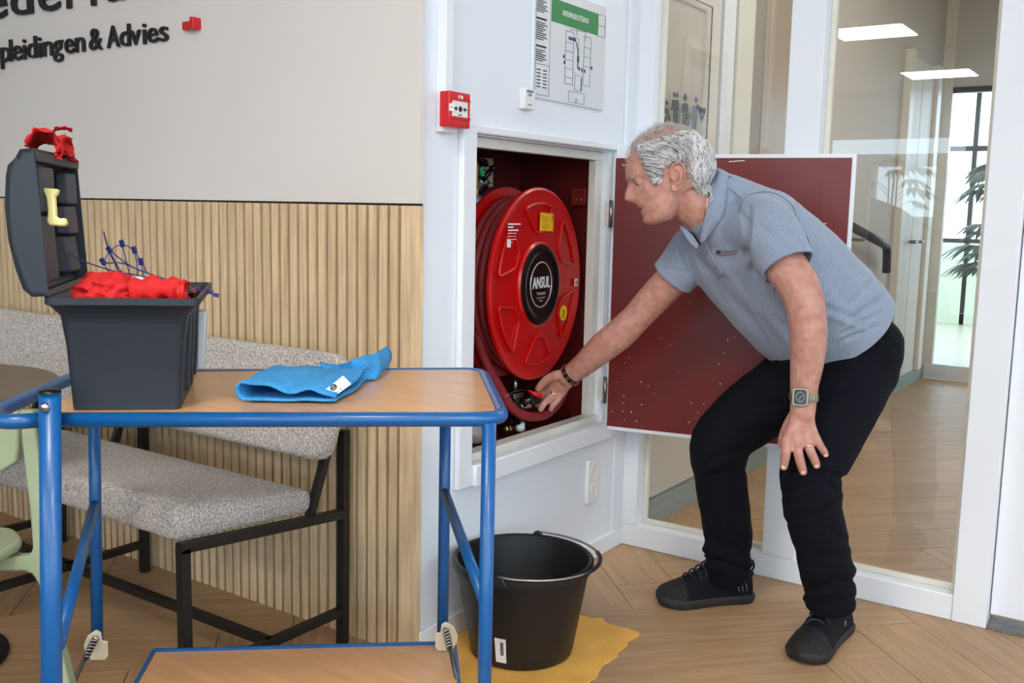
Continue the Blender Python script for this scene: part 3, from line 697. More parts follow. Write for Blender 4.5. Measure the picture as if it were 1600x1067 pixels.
MB().lathe([(.001, -.035), (.014, -.035), (.016, -.012), (.018, -.01), (.018, .006), (.013, .01), (.013, .03), (.009, .032), (.009, .01), (.001, .01)], fz, (.25, .95, .0), 8).build('fitting_body', M_brass, fg)
MB().lathe([(.0165, -.004), (.0177, -.003), (.0177, .003), (.0165, .004)], fz-Vector((.25, .95, 0)).normalized()*.024, (.25, .95, 0), 14).build('fitting_ring', M_gold, fg, True)
def bagf(a, b):
    t = 2*PI*a; r = .03+.045*math.sin(PI*min(1, b*1.02))**.7
    c = PZ(738, 700, .486); p = Vector((c.x-.02+r*.55*math.cos(t), c.y+.03+r*.8*math.sin(t), .4905+b*.085)); n_ = noise.noise_vector(p*34)*.012; n_.z = abs(n_.z)
    return p+n_
tag(MB().grid(bagf, 22, 10, True).build('plastic_bag', mat('cloudy_plastic', (175, 170, 172), .25, var=.3, vscale=30), smooth=True), 'crumpled clear plastic bag in the lower left corner of the cabinet', 'plastic bag')

# --- toilet pictogram plate in the corridor
SPX = CX+.040
ip = thing('toilet_sign', 'clear plate with wheelchair and people pictograms behind the glass', 'sign', PX(1060, 190, SPX))
c0, c1, c2, c3 = PX(1021, 225, SPX), PX(1104, 232, SPX), PX(1115, 11, SPX), PX(1028, -30, SPX)
yL, yR_, zB_, zT_ = (c0.y+c3.y)/2, (c1.y+c2.y)/2, 1.44, c2.z
B('clear_plate', (SPX-.004, yL, zB_), (SPX, yR_, zT_), acrylic, ip)
for a, b in (((SPX-.0045, yL, zB_), (SPX+.0005, yL+.004, zT_)), ((SPX-.0045, yR_-.004, zB_), (SPX+.0005, yR_, zT_)), ((SPX-.0045, yL, zT_-.004), (SPX+.0005, yR_, zT_))): B('plate_edge', a, b, mat('glass_edge', (110, 122, 126), .3), ip)
M_pic = mat('pictogram', (44, 48, 52), .5); M_pic2 = mat('pictogram_blue', (92, 106, 128), .5)
def icon(name, m, discs=(), strokes=()):
    mb = MB()
    for x, y, r in discs: mb.lathe([(.0001, .001), (r, .001), (r, .0018), (.0001, .0018)], PX(x, y, SPX), (1, 0, 0), 14)
    for r, pts in strokes:
        q = [PX(x, y, SPX)+Vector((.0012, 0, 0)) for x, y in pts]
        for a, b in zip(q, q[1:]): mb.bar(a, b, r*2, .001, (1, 0, 0))
    mb.build(name, m, ip)
icon('wheelchair_symbol', M_pic, ((1037, 142, .012),), ((.011, ((1037, 152), (1037, 172))), (.009, ((1036, 172), (1042, 174), (1044, 186), (1047, 184))), (.007, ((1038, 160), (1043, 161))), (.007, ((1032, 160), (1029.5, 170), (1030, 181), (1034, 188), (1039, 187), (1041, 183)))))
icon('couple_symbol', M_pic, ((1053, 148, .011), (1057.5, 149, .010)), ((.019, ((1055, 156), (1055, 172))), (.005, ((1051, 156), (1049.5, 172))), (.005, ((1059, 157), (1060, 173))), (.008, ((1053, 171), (1052.5, 193))), (.008, ((1057, 172), (1056.5, 194)))))
icon('woman_symbol', M_pic, ((1070, 154, .012),), ((.005, ((1067, 155), (1070.3, 147), (1073, 155))), (.018, ((1070, 161), (1070, 176))), (.005, ((1066.5, 162), (1064.5, 176))), (.005, ((1073, 162), (1074.3, 177))), (.008, ((1068, 176), (1067, 197))), (.008, ((1072, 177), (1071, 197))), (.004, ((1074, 183), (1076, 190), (1074, 198)))))
icon('caped_symbol', M_pic2, ((1087, 156, .012),), ((.018, ((1085.5, 165), (1085.5, 178))), (.008, ((1084, 178), (1083, 201))), (.008, ((1087.5, 179), (1086.5, 202))), (.010, ((1088, 166), (1096, 174))), (.009, ((1092, 172), (1102, 173))), (.007, ((1101, 172), (1097, 186))), (.008, ((1093, 174), (1096, 190)))))

# ================================================================== bench along the slats
XR = -1.853
rz = .366; rzf = .414; FYB = 1.380
bn = thing('upholstered_bench', 'long grey boucle bench with thin black metal frame against the slatted wall', 'bench', (-2.8, 1.65, 0))
def seatf(a, b):  # rounded slab, cross-section b around, a along X
    x = XR-.025 - a*2.45
    return x
def pad(name, x0, x1, prof, rr):
    """a cushion: rounded profile in the YZ plane swept along X with softened ends"""
    pr = rounded([(0, y, z) for y, z in prof], rr, 5, True); cy = sum(p.y for p in pr)/len(pr); cz = sum(p.z for p in pr)/len(pr)
    xs = [(0, .80), (.006, .90), (.018, .97), (.04, 1.0)]; L_ = x1-x0; st = []
    for d_, k in xs: st.append((x0+d_, k))
    for q in range(1, 12): st.append((x0+L_*q/12, 1.0))
    for d_, k in reversed(xs): st.append((x1-d_, k))
    rings = [[(x, cy+(p.y-cy)*(1-(1-k)*.25), cz+(p.z-cz)*k) for p in pr] for x, k in st]
    return MB().rings(rings).build(name, M_boucle, bn, True)
sz = rz+.017; szf = rzf+.017
pad('seat', -4.25, XR-.012, [(FYB-.022, szf), (1.80, sz+.010), (1.80, sz+.076), (FYB-.012, szf+.088)], .03)
pad('backrest', -4.25, XR+.035, [(1.772, .545), (1.835, .535), (1.905, .810), (1.845, .825)], .028)
for k, xf_ in enumerate((XR, -2.75, -3.23, -4.15)):
    MB().bar((xf_, FYB, 0), (xf_, FYB, rzf), .024, .024, (1, 0, 0)).build('leg', M_black, bn)
    MB().bar((xf_, 1.897, 0), (xf_-.012, 1.915, .60), .024, .026, (1, 0, 0)).build('leg', M_black, bn)
    MB().bar((xf_, FYB-.012, rzf+.005), (xf_, 1.905, rz+.005), .024, .024, (0, 0, 1)).build('side_rail', M_black, bn)
    MB().bar((xf_-.01, 1.78, rz+.01), (xf_-.01, 1.892, .66), .02, .02, (1, 0, 0)).build('back_support', M_black, bn)
    MB().bar((xf_, FYB, .095), (xf_, 1.897, .095), .022, .022, (0, 0, 1)).build('stretcher', M_black, bn)
mid = (FYB+1.897)/2
MB().bar((XR, mid, .095), (-4.15, mid, .095), .022, .022).build('long_stretcher', M_black, bn)

# ================================================================== round table, green chair and black stool at the left edge
tip = PZ(72, 606, .74); c = tip - Vector((CR.x, CR.y, 0)).normalized()*.36
tb = thing('round_table', 'round taupe table top at the left edge behind the trolley', 'table', (c.x, c.y, 0))
MB().lathe([(.0001, .715), (.345, .715), (.36, .722), (.36, .736), (.355, .74), (.0001, .74)], (c.x, c.y, 0), n=64).build('table_top', M_taupe, tb, autosmooth=35)
MB().tube([(c.x-.02, c.y, .02), (c.x-.02, c.y, .715)], .03, 16).build('pedestal', M_black, tb, True)
MB().lathe([(.22, 0), (.22, .01), (.04, .022), (.0001, .022)], (c.x-.02, c.y, 0), n=40, cap=False).build('foot_plate', M_black, tb, autosmooth=35)
CD = 2.02
ch = thing('plastic_chair', 'sage green moulded plastic chair at the left edge', 'chair', (D(40, 1000, CD).x, D(40, 1000, CD).y, 0))
def cprism(name, pts, d0, th, bv=.006): return MB().prism([D(x, y, d0) for x, y in pts], CF*th).build(name, M_green, ch, bevel=bv, segs=3)
yfl = 1230
cprism('leg', [(28, 640), (52, 640), (61, 720), (66, 800), (68, 880), (72, 920), (90, 1000), (108, 1070), (130, 1215), (112, 1215), (94, 1085), (70, 980), (60, 915), (50, 898), (38, 893), (-60, 892), (-60, 872), (44, 868), (50, 858), (46, 800), (36, 720)], CD, .035)
cprism('backrest', [(-90, 640), (30, 640), (28, 700), (26, 722), (0, 738), (-90, 762)], CD+.045, .014)
cprism('leg', [(-150, 640), (-126, 640), (-120, 870), (-128, 1215), (-146, 1215), (-140, 880)], CD+.02, .035)
s0 = PZ(31, 850, .40)
ex = Vector((CR.x, CR.y, 0)).normalized(); ey = Vector((CF.x, CF.y, 0)).normalized()
q0 = D(30, 848, CD)
MB().prism(rounded([q0-ey*.12-ex*.02, q0+ey*.02, q0+ey*.10-ex*.06, q0+ey*.12-ex*.40, q0-ey*.30-ex*.40, q0-ey*.30-ex*.06], .03, 4, True), (0, 0, -.022)).build('seat', M_green, ch, bevel=.008, segs=3)
st = D(-6, 1040, 1.95)
tag(MB().lathe([(.0001, 0), (.034, 0), (.04, .02), (.04, .045), (.03, .075), (.0001, .085)], (st.x-.01, st.y, 0), n=28).build('castor_cover', M_gloss, smooth=True), 'black domed foot on the floor in the lower left corner', 'furniture foot')

# ================================================================== blue trolley
ZT = .838; ZB = .178; TR = .0128
FL, FR_ = PZ(84, 656, ZT), PZ(768, 655, ZT)
BL, BR = PZ(172, 582, ZT), PZ(700, 581, ZT)
ax_ = (FR_-FL).normalized(); ay_ = Vector((-ax_.y, ax_.x, 0)); depth_ = ((BL+BR)/2-(FL+FR_)/2).dot(ay_); LEN = (FR_-FL).length
def T(u_, v_, z): return Vector((FL.x, FL.y, 0))+ax_*u_+ay_*v_+Vector((0, 0, z))
tr = thing('blue_trolley', 'blue tubular steel trolley with two wooden shelves', 'trolley', T(LEN/2, depth_/2, 0))
loop = rounded([T(.0, 0, ZT), T(LEN+.022, 0, ZT), T(LEN+.022, depth_, ZT), PZ(118, 588, ZT), PZ(-10, 646, ZT), PZ(-2, 660, ZT), T(-.02, -.002, ZT)], .055, 7)
MB().tube(loop, TR, 14, up=(0, 0, 1)).build('top_rail', M_blue, tr, True)
def rrect(u0, v0, u1, v1, r, z): return rounded([T(u0, v0, z), T(u1, v0, z), T(u1, v1, z), T(u0, v1, z)], r, 6, True)
MB().prism(rrect(-.03, TR-.004, LEN+.022-TR+.002, depth_-TR+.004, .045, ZT-.010), (0, 0, .020)).build('top_shelf', M_board, tr, bevel=.002)
# legs: flat-oval at the handle end, round at the other end
def leg(u_, v_, zt, zb, r, flat=1., sp=0.): return MB().tube([T(u_+sp, v_, zb), T(u_, v_, zt)], r, 14, flat=flat, up=ay_).build('leg', M_blue, tr, True)
YF = -.030
l1 = leg(.006, YF, ZT+.052, .06, .0178, .75, -.027)
bt = D(79, 625, 1.0); p_ = T(.002, YF-.0125, ZT+.030)
MB().lathe([(.0001, .006), (.005, .005), (.008, .002), (.008, -.002)], p_, -ay_, 16).build('bolt', M_chrome, l1, True)
MB().lathe([(.0178, 0), (.017, .004), (.0001, .006)], T(.006, YF, ZT+.052), (0, 0, 1), 14).build('end_cap', M_darkm, l1, True)
leg(LEN-.004, 0, ZT-.006, .06, TR)
ub0 = (PZ(152, 590, ZT)-Vector((FL.x, FL.y, 0))).dot(ax_); ub1 = (PZ(698, 588, ZT)-Vector((FL.x, FL.y, 0))).dot(ax_)
ub0 -= .030
leg(ub0, depth_-.004, ZT-.006, ZB+.047, TR, 1., -.012); leg(ub1, depth_-.004, ZT-.006, ZB+.047, TR)
MB().tube([T(ub0-.004, depth_-.016, .545), T(-.004, YF+.02, .445)], .0115, 12).build('brace', M_blue, tr, True)
MB().tube([T(ub1, depth_-.016, .565), T(LEN-.004, .012, .495)], .0115, 12).build('brace', M_blue, tr, True)
# lower shelf in an angle-iron frame
LU0, LU1, LV0, LV1 = .0+.02, ub1+.03, .02, depth_+.02
for a, b, v_, h_ in ((T(LU0, LV1, ZB), T(LU1, LV1, ZB), .006, .032), (T(LU0, LV0, ZB), T(LU1, LV0, ZB), .006, .032), (T(LU0, LV0, ZB), T(LU0, LV1, ZB), .006, .032), (T(LU1, LV0, ZB), T(LU1, LV1, ZB), .006, .032)): MB().bar(a, b, v_, h_).build('lower_rail', M_blue, tr)
MB().prism([T(LU0+.004, LV0+.004, ZB-.008), T(LU1-.004, LV0+.004, ZB-.008), T(LU1-.004, LV1-.004, ZB-.008), T(LU0+.004, LV1-.004, ZB-.008)], (0, 0, .018)).build('lower_shelf', M_board, tr)
for u_, sg in ((ub0, -1), (ub1, 1)):
    b_ = T(u_, depth_-.004, ZB+.016)
    pl = [b_+ax_*a*sg+Vector((0, 0, z)) for a, z in ((-.012, 0), (.020, 0), (.032, .018), (.034, .036), (.024, .058), (.006, .070), (-.004, .064), (-.006, .045), (-.018, .042), (-.018, .01))]
    br = MB().prism([p-ay_*.022 for p in pl], -ay_*.003).build('pivot_bracket', mat('zinc_yellowish', (214, 202, 176), .35, .35), tr, bevel=.0008)
    top = b_+Vector((0, 0, .052))-ay_*.032+ax_*sg*.006; low = T(u_+sg*.055, depth_*.35, .10)
    MB().tube([top, low], .0052, 10).build('rod', M_chrome, tr, True)
    d_ = (low-top).normalized(); q = d_.orthogonal().normalized(); q2 = d_.cross(q)
    MB().tube([top+d_*(.004+.0016*k*.75)+(q*math.cos(k*.9)+q2*math.sin(k*.9))*.0075 for k in range(40)], .0016, 5).build('spring', M_chrome, tr, True)
    MB().lathe([(.0001, .005), (.007, .004), (.007, -.004), (.0001, -.005)], top, ay_, 12).build('pivot_bolt', M_chrome, tr, True)
for u_, v_ in ((.05, .05), (LEN-.06, .05), (.05, depth_-.03), (LEN-.06, depth_-.03)):
    MB().lathe([(.0001, -.014), (.03, -.014), (.042, -.008), (.042, .008), (.03, .014), (.0001, .014)], T(u_, v_, .042), ay_, 20).build('castor', M_gloss, tr, True)
    MB().bar(T(u_, v_, .06), T(u_, v_, ZB-.016), .03, .03).build('castor_fork', M_chrome, tr)

# ================================================================== tool box on the trolley
BZ = ZT+.0105
tbx = thing('tool_box', 'open slate grey plastic tool box on the trolley', 'tool box', PZ(200, 630, BZ))
A_ = PZ(113, 641, BZ); B_ = PZ(282, 639.5, BZ); ex = (B_-A_).normalized(); ey = (Vector((-ex.y, ex.x, 0))-ex*.085).normalized(); BW = (B_-A_).length
RZM = 1.043
def X_(a, b, z): return A_+ex*a+ey*b+Vector((0, 0, z-BZ))
def rr4(a0, b0, a1, b1, r, z): return rounded([X_(a0, b0, z), X_(a1, b0, z), X_(a1, b1, z), X_(a0, b1, z)], r, 4, True)
BD = .30
o2 = .014; o3 = .036
rings = [rr4(0, 0, BW, BD, .012, BZ), rr4(-.010, -.004, BW+.010, BD+.02, .012, RZM-.040), rr4(-.012, -.006, BW+.012, BD+.022, .012, RZM-.034), rr4(-o3+.006, -.020, BW+o3-.006, BD+.05, .016, RZM-.014), rr4(-o3, -.024, BW+o3, BD+.055, .018, RZM-.012), rr4(-o3, -.024, BW+o3, BD+.055, .018, RZM),
         rr4(-o3+.006, -.018, BW+o3-.006, BD+.049, .014, RZM), rr4(-.016, -.006, BW+.016, BD+.03, .012, RZM-.02), rr4(.006, .008, BW-.006, BD-.006, .01, BZ+.01)]
MB().rings(rings).build('body', M_tbox, tbx, autosmooth=35)
for a in (.02, .10, .19): MB().box((0, 0, 0), (.001, .001, .001)) if False else MB().prism([X_(BW-.002, .05+a, BZ+.02), X_(BW+.008, .05+a, BZ+.02), X_(BW+.016, .05+a, RZM-.04), X_(BW+.004, .05+a, RZM-.04)], ey*.022).build('side_rib', M_tbox, tbx, bevel=.002)
MB().prism([X_(BW+.010, BD-.05, BZ+.03), X_(BW+.024, BD-.05, BZ+.03), X_(BW+.03, BD-.05, RZM-.05), X_(BW+.014, BD-.05, RZM-.05)], ey*.05).build('side_latch', mat('milky_plastic', (196, 200, 204), .3), tbx, bevel=.003)
# red inner tray
t0 = rr4(-.012, -.001, BW+.012, BD+.03, .01, RZM-.018); t1 = rr4(-.012, -.001, BW+.012, BD+.03, .01, RZM-.008); t2 = rr4(-.008, .003, BW+.008, BD+.026, .01, RZM-.008); t3 = rr4(-.002, .008, BW+.002, BD+.015, .01, RZM-.045)
MB().rings([t0, t1, t2, t3]).build('tray', M_redp, tbx, autosmooth=35)
MB().bar(X_(BW*.62, .008, RZM-.022), X_(BW*.62, BD+.01, RZM-.022), .004, .026).build('tray_divider', M_redp, tbx)
# lid, hinged along the left rim and standing open
LB0 = -.018; LL = BD+.066
def LP(x, y):  # photo point on the near end plane of the lid
    r = ray(x, y); o_ = X_(0, LB0, RZM); t = (o_-CAM).dot(ey)/r.dot(ey); return CAM+r*t
outer = [LP(x, y) for x, y in ((76, 463), (50, 464), (36, 452), (24, 420), (13, 375), (7, 320), (9, 275), (12, 258), (24, 246), (31, 233), (52, 231))]
inner = [LP(x, y) for x, y in ((70, 455), (54, 457), (42, 446), (31, 416), (20, 373), (14, 320), (16, 277), (19, 264), (29, 252), (36, 240), (52, 238))]
mb = MB(); n_ = len(outer)
sec = lambda d_: [p+ey*d_ for p in outer]+[p+ey*d_ for p in reversed(inner)]
mb.rings([sec(0), sec(LL)])
lid = mb.build('lid', M_tbox, tbx, autosmooth=30)
for d_ in (0, LL-.006): MB().prism([p+ey*d_ for p in outer], ey*.006).build('lid_end', M_tbox, lid)
exn = (LP(60, 340)-LP(30, 340)).normalized()
def LI(px_, py_, dn_, dep): return LP(px_, py_)+ey*dep-exn*dn_
for (d0, d1, ya, yb) in ((.03, .13, 258, 332), (.03, .13, 338, 445), (.235, .33, 262, 318), (.235, .33, 322, 372), (.235, .33, 376, 440)):
    pa, pb = LP(57, ya), LP(66+(yb-400)*.06, yb); pa2, pb2 = LP(36, ya), LP(40, yb)
    MB().prism([pa+ey*d0, pb+ey*d0, pb2+ey*d0, pa2+ey*d0], ey*(d1-d0)).build('lid_compartment', M_tboxin, lid, bevel=.004)
pa, pb = LP(52, 246), LP(60, 252); MB().prism([LP(40, 236)+ey*.01, LP(58, 236)+ey*.01, LP(58, 252)+ey*.01, LP(40, 252)+ey*.01], ey*(LL-.02)).build('lid_lip', M_tboxin, lid, bevel=.002)
MB().prism([LP(20, 262)+ey*.002, LP(57, 262)+ey*.002, LP(73, 458)+ey*.002, LP(55, 458)+ey*.002][:4], ey*.0) if False else None
# pale yellow clip in the lid
yc_ = [(65, 293), (90, 295), (88, 303), (84, 306), (86, 338), (92, 341), (101, 340), (103, 350), (98, 353), (76, 352), (72, 345), (74, 330), (72, 310)]
yp = LP(64, 350)-ey*.0+ey*.035; 
def YP(x, y): r = ray(x, y); t = (yp-CAM).dot(CF); return CAM+r*t
tag(MB().prism([YP(x, y) for x, y in yc_], CF*.012).build('lid_clip', M_yellow, lid, bevel=.003), 'pale yellow plastic clip')

# --- what lies in and on the tool box
def crumple(name, label, c, r, m, seed, cat='cloth', nz=.35, n=26, flat=.012):
    def f(a, b):
        t = 2*PI*a; ph = PI*(b*.98+.01); d_ = ex*(math.cos(t)*math.sin(ph)*r[0])+ey*(math.sin(t)*math.sin(ph)*r[1])+Vector((0, 0, math.cos(ph)*r[2]))
        s_ = noise.fractal(d_.normalized()*1.6+Vector((seed, 0, 0)), .8, 2.1, 4)
        s2 = abs(noise.noise(d_.normalized()*3.2+Vector((0, seed, 0))))
        return c+d_*(1+nz*s_-.30*s2)
    return tag(MB().grid(f, n*2, n, True).build(name, m, smooth=True), label, cat)
cr = X_(BW*.28, .09, RZM+.006)
crumple('red_rag', 'bunched red cloth lying on top of the open tool box tray', cr, (.058, .062, .028), M_redcloth, 3.1, 'cloth')
g0 = X_(BW*.80, .075, RZM+.002)
gv = thing('red_glove', 'red rubber glove cuff at the front of the tool box', 'glove', g0-Vector((0, 0, .02)))
mb = MB().tube(smoothpath([g0-ex*.05, g0-ex*.02+Vector((0, 0, .006)), g0+ex*.02+Vector((0, 0, .006)), g0+ex*.040], 4), [.020+.0045*math.sin(k*1.7)+.002*math.sin(k*4.1) for k in range(13)], 16, cap=False); mb.v = [v_+noise.noise_vector(v_*55)*.006 for v_ in mb.v]; mb.build('cuff', M_redcloth, gv, True)
mb = MB().lathe([(.0225, -.003), (.025, 0), (.0225, .003), (.020, .002), (.018, -.01)], g0+ex*.04, ex, 18); mb.build('cuff_roll', M_redp, gv, True)
for k in range(3): MB().tube([g0-ex*.05+ey*(.01*(k-1)), g0-ex*(.075+.006*k)+ey*(.016*(k-1))-Vector((0, 0, .004)), g0-ex*(.095)+ey*(.02*(k-1))-Vector((0, 0, .012))], [.009, .0085, .005], 8).build('finger', M_redp, gv, True)
k0 = X_(BW*.93, .12, RZM-.004)
tag(MB().lathe([(.0001, -.03), (.010, -.03), (.016, -.02), (.017, .012), (.012, .026), (.0001, .03)], k0, (ex+ey*.3), 14).build('furniture_knob', M_gloss, smooth=True), 'small black rubber knob in the tool box tray', 'knob')
k1 = X_(BW*.95, .19, RZM-.012); sd = thing('screwdriver', 'orange and black screwdriver at the right of the tool box tray', 'screwdriver', k1)
MB().tube([k1, k1+ey*.07+ex*.012], [.009, .008], 8).build('handle', mat('orange_plastic', (226, 110, 60), .4), sd, True); MB().tube([k1+ey*.07+ex*.012, k1+ey*.12+ex*.02], .0025, 6).build('shaft', M_chrome, sd, True)
tag(MB().box((-.012, -.006, 0), (.012, .006, .012)).build('yellow_block', M_yel, origin=Vector((0, 0, 0))), 'tiny yellow block in the tool box tray', 'block').location = X_(BW*.99, .15, RZM-.012)
tag(MB().sheet(lambda a, b: X_(BW*(.42+.18*a), .20+.05*b, RZM-.004+.02*b+.004*math.sin(a*7)), 6, 3, .0008).build('paper_slip', M_label), 'white paper slip behind the red cloth in the tool box', 'paper')
# blue plastic seals standing up out of the box
def SP(x, y, d_): return D(x, y, d_)
hub = [(205, 434), (212, 438), (208, 432), (214, 440), (210, 444)]
heads = [((162, 411), 'leftmost'), ((172, 393), 'second from left'), ((191, 383), 'topmost'), ((210, 393), 'second from right'), ((220, 411), 'rightmost')]
for k, ((hx_, hy_), w_) in enumerate(heads):
    d_ = 1.86+.012*k; h_ = SP(hx_, hy_, d_); e_ = SP(hub[k][0]+(hx_-191)*-.15, 452, d_+.01)
    s_ = thing('plastic_seal', 'dark blue plastic seal standing up from the tool box, %s of the fan' % w_, 'seal', e_, 'blue seals in the tool box')
    m_ = (h_+e_)/2+CR*.006*(k-2)
    MB().tube(smoothpath([h_, m_, e_], 5), .0011, 5).build('strap', M_bluetie, s_, True)
    dr_ = (h_-m_).normalized(); sdv = dr_.cross(CF).normalized()
    MB().bar(h_-dr_*.004-sdv*.001, h_+dr_*.010, .009, .005, CF).build('lock_head', M_bluetie, s_, bevel=.001)
    nx = heads[(k+1) % 5][0] if k < 4 else (228, 424)
    MB().tube(smoothpath([h_, (h_+SP(nx[0], nx[1], d_+.006))/2+Vector((0, 0, .004)), SP(nx[0], nx[1], d_+.012)], 4), .0010, 5).build('tail', M_bluetie, s_, True)
for pts, w_ in (([(107, 394), (125, 406), (150, 415), (180, 424), (215, 430), (250, 438)], 'reaching left into the lid'), ([(162, 362), (166, 378), (172, 396), (186, 424)], 'sticking straight up above the fan'), ([(176, 395), (205, 416), (235, 428), (270, 443), (300, 452), (334, 460)], 'hanging over the right rim'), ([(158, 412), (190, 411), (220, 423), (252, 434), (290, 446), (325, 455)], 'lying across the tray')):
    q = [SP(x, y, 1.84+.06*k/len(pts)) for k, (x, y) in enumerate(pts)]
    s_ = thing('plastic_seal', 'long dark blue plastic seal %s' % w_, 'seal', q[-1], 'blue seals in the tool box')
    MB().tube(smoothpath(q, 6), .0013, 5).build('strap', M_bluetie, s_, True)
    dr_ = (q[-1]-q[-2]).normalized(); MB().bar(q[-1], q[-1]+dr_*.010, .008, .005, CF).build('lock_head', M_bluetie, s_, bevel=.001)
# red rag on top of the lid
def ragf(a, b):
    bx = 42+70*a; y_ = 238-34*math.sin(PI*min(1, a*1.15+.05))**.8*(1-.25*b)+8*a; d_ = 1.70+.14*b+.05*a
    p = SP(bx+8*b, y_+14*(b-.5), d_); n_ = noise.noise_vector(p*42)*.010+noise.noise_vector(p*95)*.004
    return p+n_
rg = thing('torn_red_rag', 'torn red rag hooked over the top of the tool box lid', 'rag', SP(75, 240, 1.75))
MB().sheet(ragf, 34, 16, .0014).build('rag_fold', M_redcloth, rg, True)
MB().sheet(lambda a, b: SP(86+28*a, 214+30*b+5*math.sin(a*8), 1.74+.02*a+.012*math.sin(b*9+a*4))+noise.noise_vector(Vector((a*4, b*4, 9)))*.008, 14, 14, .0014).build('rag_tail', M_redcloth, rg, True)
MB().sheet(lambda a, b: SP(83+30*a, 200-6*a*(1-a)+7*b*(1-a*.5), 1.70+.03*b)+noise.noise_vector(Vector((a*5, b*3, 4)))*.004, 12, 5, .0014).build('rag_strip', M_redcloth, rg, True)

# ================================================================== blue microfibre cloth on the trolley
bc = thing('microfibre_cloth', 'folded bright blue microfibre cloth with white label on the trolley top', 'cloth', PZ(470, 620, BZ))
def CP(x, y): return PZ(x, y, BZ)
c00, c10, c01, c11 = CP(381, 629), CP(527, 631), CP(440, 592), CP(585, 590)
def clothf(a, b):
    """one folded-over sheet: a around the fold (lower layer, left bend, upper layer), b from the front edge to the back"""
    W_ = .150; sgn = 1
    if a < .40: u_ = 1-a/.40; z = .004; 
    elif a < .60: t = (a-.40)/.20*PI; u_ = -.075*math.sin(t); z = .004+(.030+.008*math.sin(b*3))*(1-math.cos(t))/2*(1-.35*b)
    else: u_ = (a-.60)/.40; z = .004+(.030+.008*math.sin(b*3))*(1-.35*b)*(1-.15*u_)-.016*math.exp(-((u_-.42)/.2)**2)*(1-b)**2 - .022*max(0, u_-.72)/.28*(1-b)**2
    lo = c00.lerp(c10, u_); hi = c01.lerp(c11, u_*1.0); p = lo.lerp(hi, b)
    p = Vector((p.x, p.y, BZ+.002+max(.002, z+.010*noise.noise(Vector((u_*3.2, b*3, a*2)))*(0.2 if a < .4 else 1))))
    return p+ax_*.004*math.sin(b*9+u_*4)
MB().sheet(clothf, 60, 26, .004).build('folded_sheet', M_bluecl, bc, True)
e0, e1, e2 = CP(520, 588), CP(600, 586), CP(545, 575)
def tailf(a, b):
    x = 500+105*a; ytop = 562+8*math.sin(a*5.5+.4)-(18*max(0, a-.8)/.2 if a > .8 else 0); ybot = 598-4*a-(22*max(0, a-.82)/.18 if a > .82 else 0)
    g = CP(x, ybot); d_ = (g-CAM).dot(CF)+.035*math.sin(a*9)*(1-b)+.02*(1-b)
    return SP(x+6*math.sin(b*3), ytop*(1-b)+(ybot-2)*b, d_ if b < .97 else (g-CAM).dot(CF)-.004)
MB().sheet(tailf, 34, 12, .004).build('twisted_end', M_bluecl, bc, True)
def roof(a, b):
    x0, x1 = 400+60*b, 545+15*b; x = x0+(x1-x0)*a; y = 592-30*b-8*math.sin(a*3)*(1-b)
    g = CP(x, 612-30*b); d_ = (g-CAM).dot(CF); return SP(x, y, d_)+Vector((0, 0, .003*math.sin(a*14+b*5)))
lb = [(508, 609), (536, 587), (549, 600), (519, 622)]
def LBP(x, y, e=0): return SP(x, y, (CP(525, 628)-CAM).dot(CF)-.004-e)
MB().prism([LBP(x, y) for x, y in lb], CF*.001).build('care_label', M_label, bc)
mb = MB(); lc = LBP(521, 605, .0006); r_ = (LBP(536, 587)-LBP(508, 609)).normalized(); u_ = (LBP(508, 609)-LBP(519, 622)).normalized()
mb.tube([lc+r_*.0055*math.cos(t*PI/8)+u_*.0045*math.sin(t*PI/8) for t in range(16)], .0012, 5, closed=True); mb.bar(lc-r_*.004, lc+r_*.004, .003, .0004, CF)
mb.build('label_emblem', M_ink, bc)
mb = MB(); put_text(mb, '40 C 60 C', .004, LBP(524, 617, .0006), r_, u_, .0004, width=.022); mb.build('label_print', M_grey, bc)

# ================================================================== bucket and ochre cloth on the floor
cl = [(664, 1003), (690, 975), (740, 958), (800, 950), (868, 955), (905, 962), (926, 966), (938, 966), (950, 977), (975, 981), (1004, 990), (985, 1000), (978, 1012), (966, 1018), (960, 1030), (944, 1038), (934, 1056), (918, 1068), (890, 1085), (820, 1094), (745, 1080), (706, 1060), (680, 1030)]
cl = rounded([PZ(x, y, .002) for x, y in cl], .02, 3, True)
cc = sum(cl, Vector())/len(cl)
rings = []
for t in (0, .35, .6, .8, .92, 1.0):
    rg_ = []
    for k, p in enumerate(cl):
        q = cc.lerp(p, t if t > 0 else .001); e_ = noise.noise(q*16)*.5+noise.noise(q*38)*.35
        rg_.append(Vector((q.x, q.y, .0045))+Vector((0, 0, (max(0, e_)*.010*(1 if t > .78 else .15))*(1 if t < 1 else .5)))+(p-cc).normalized()*(.010*noise.noise(p*30) if t == 1 else 0))
    rings.append(rg_)
base_r = [[Vector((p.x, p.y, .0012)) for p in r] for r in reversed(rings)]
tag(MB().rings(rings+base_r).build('chamois_cloth', M_ochre, smooth=True, autosmooth=60), 'ochre yellow cloth spread on the floor under the bucket', 'cloth')
bc0 = PZ(814, 1016, 0); rb, rt_, hb_ = .140, .186, .268; z0 = .0065
bk = thing('black_bucket', 'large black plastic bucket on the ochre cloth', 'bucket', (bc0.x, bc0.y, z0))
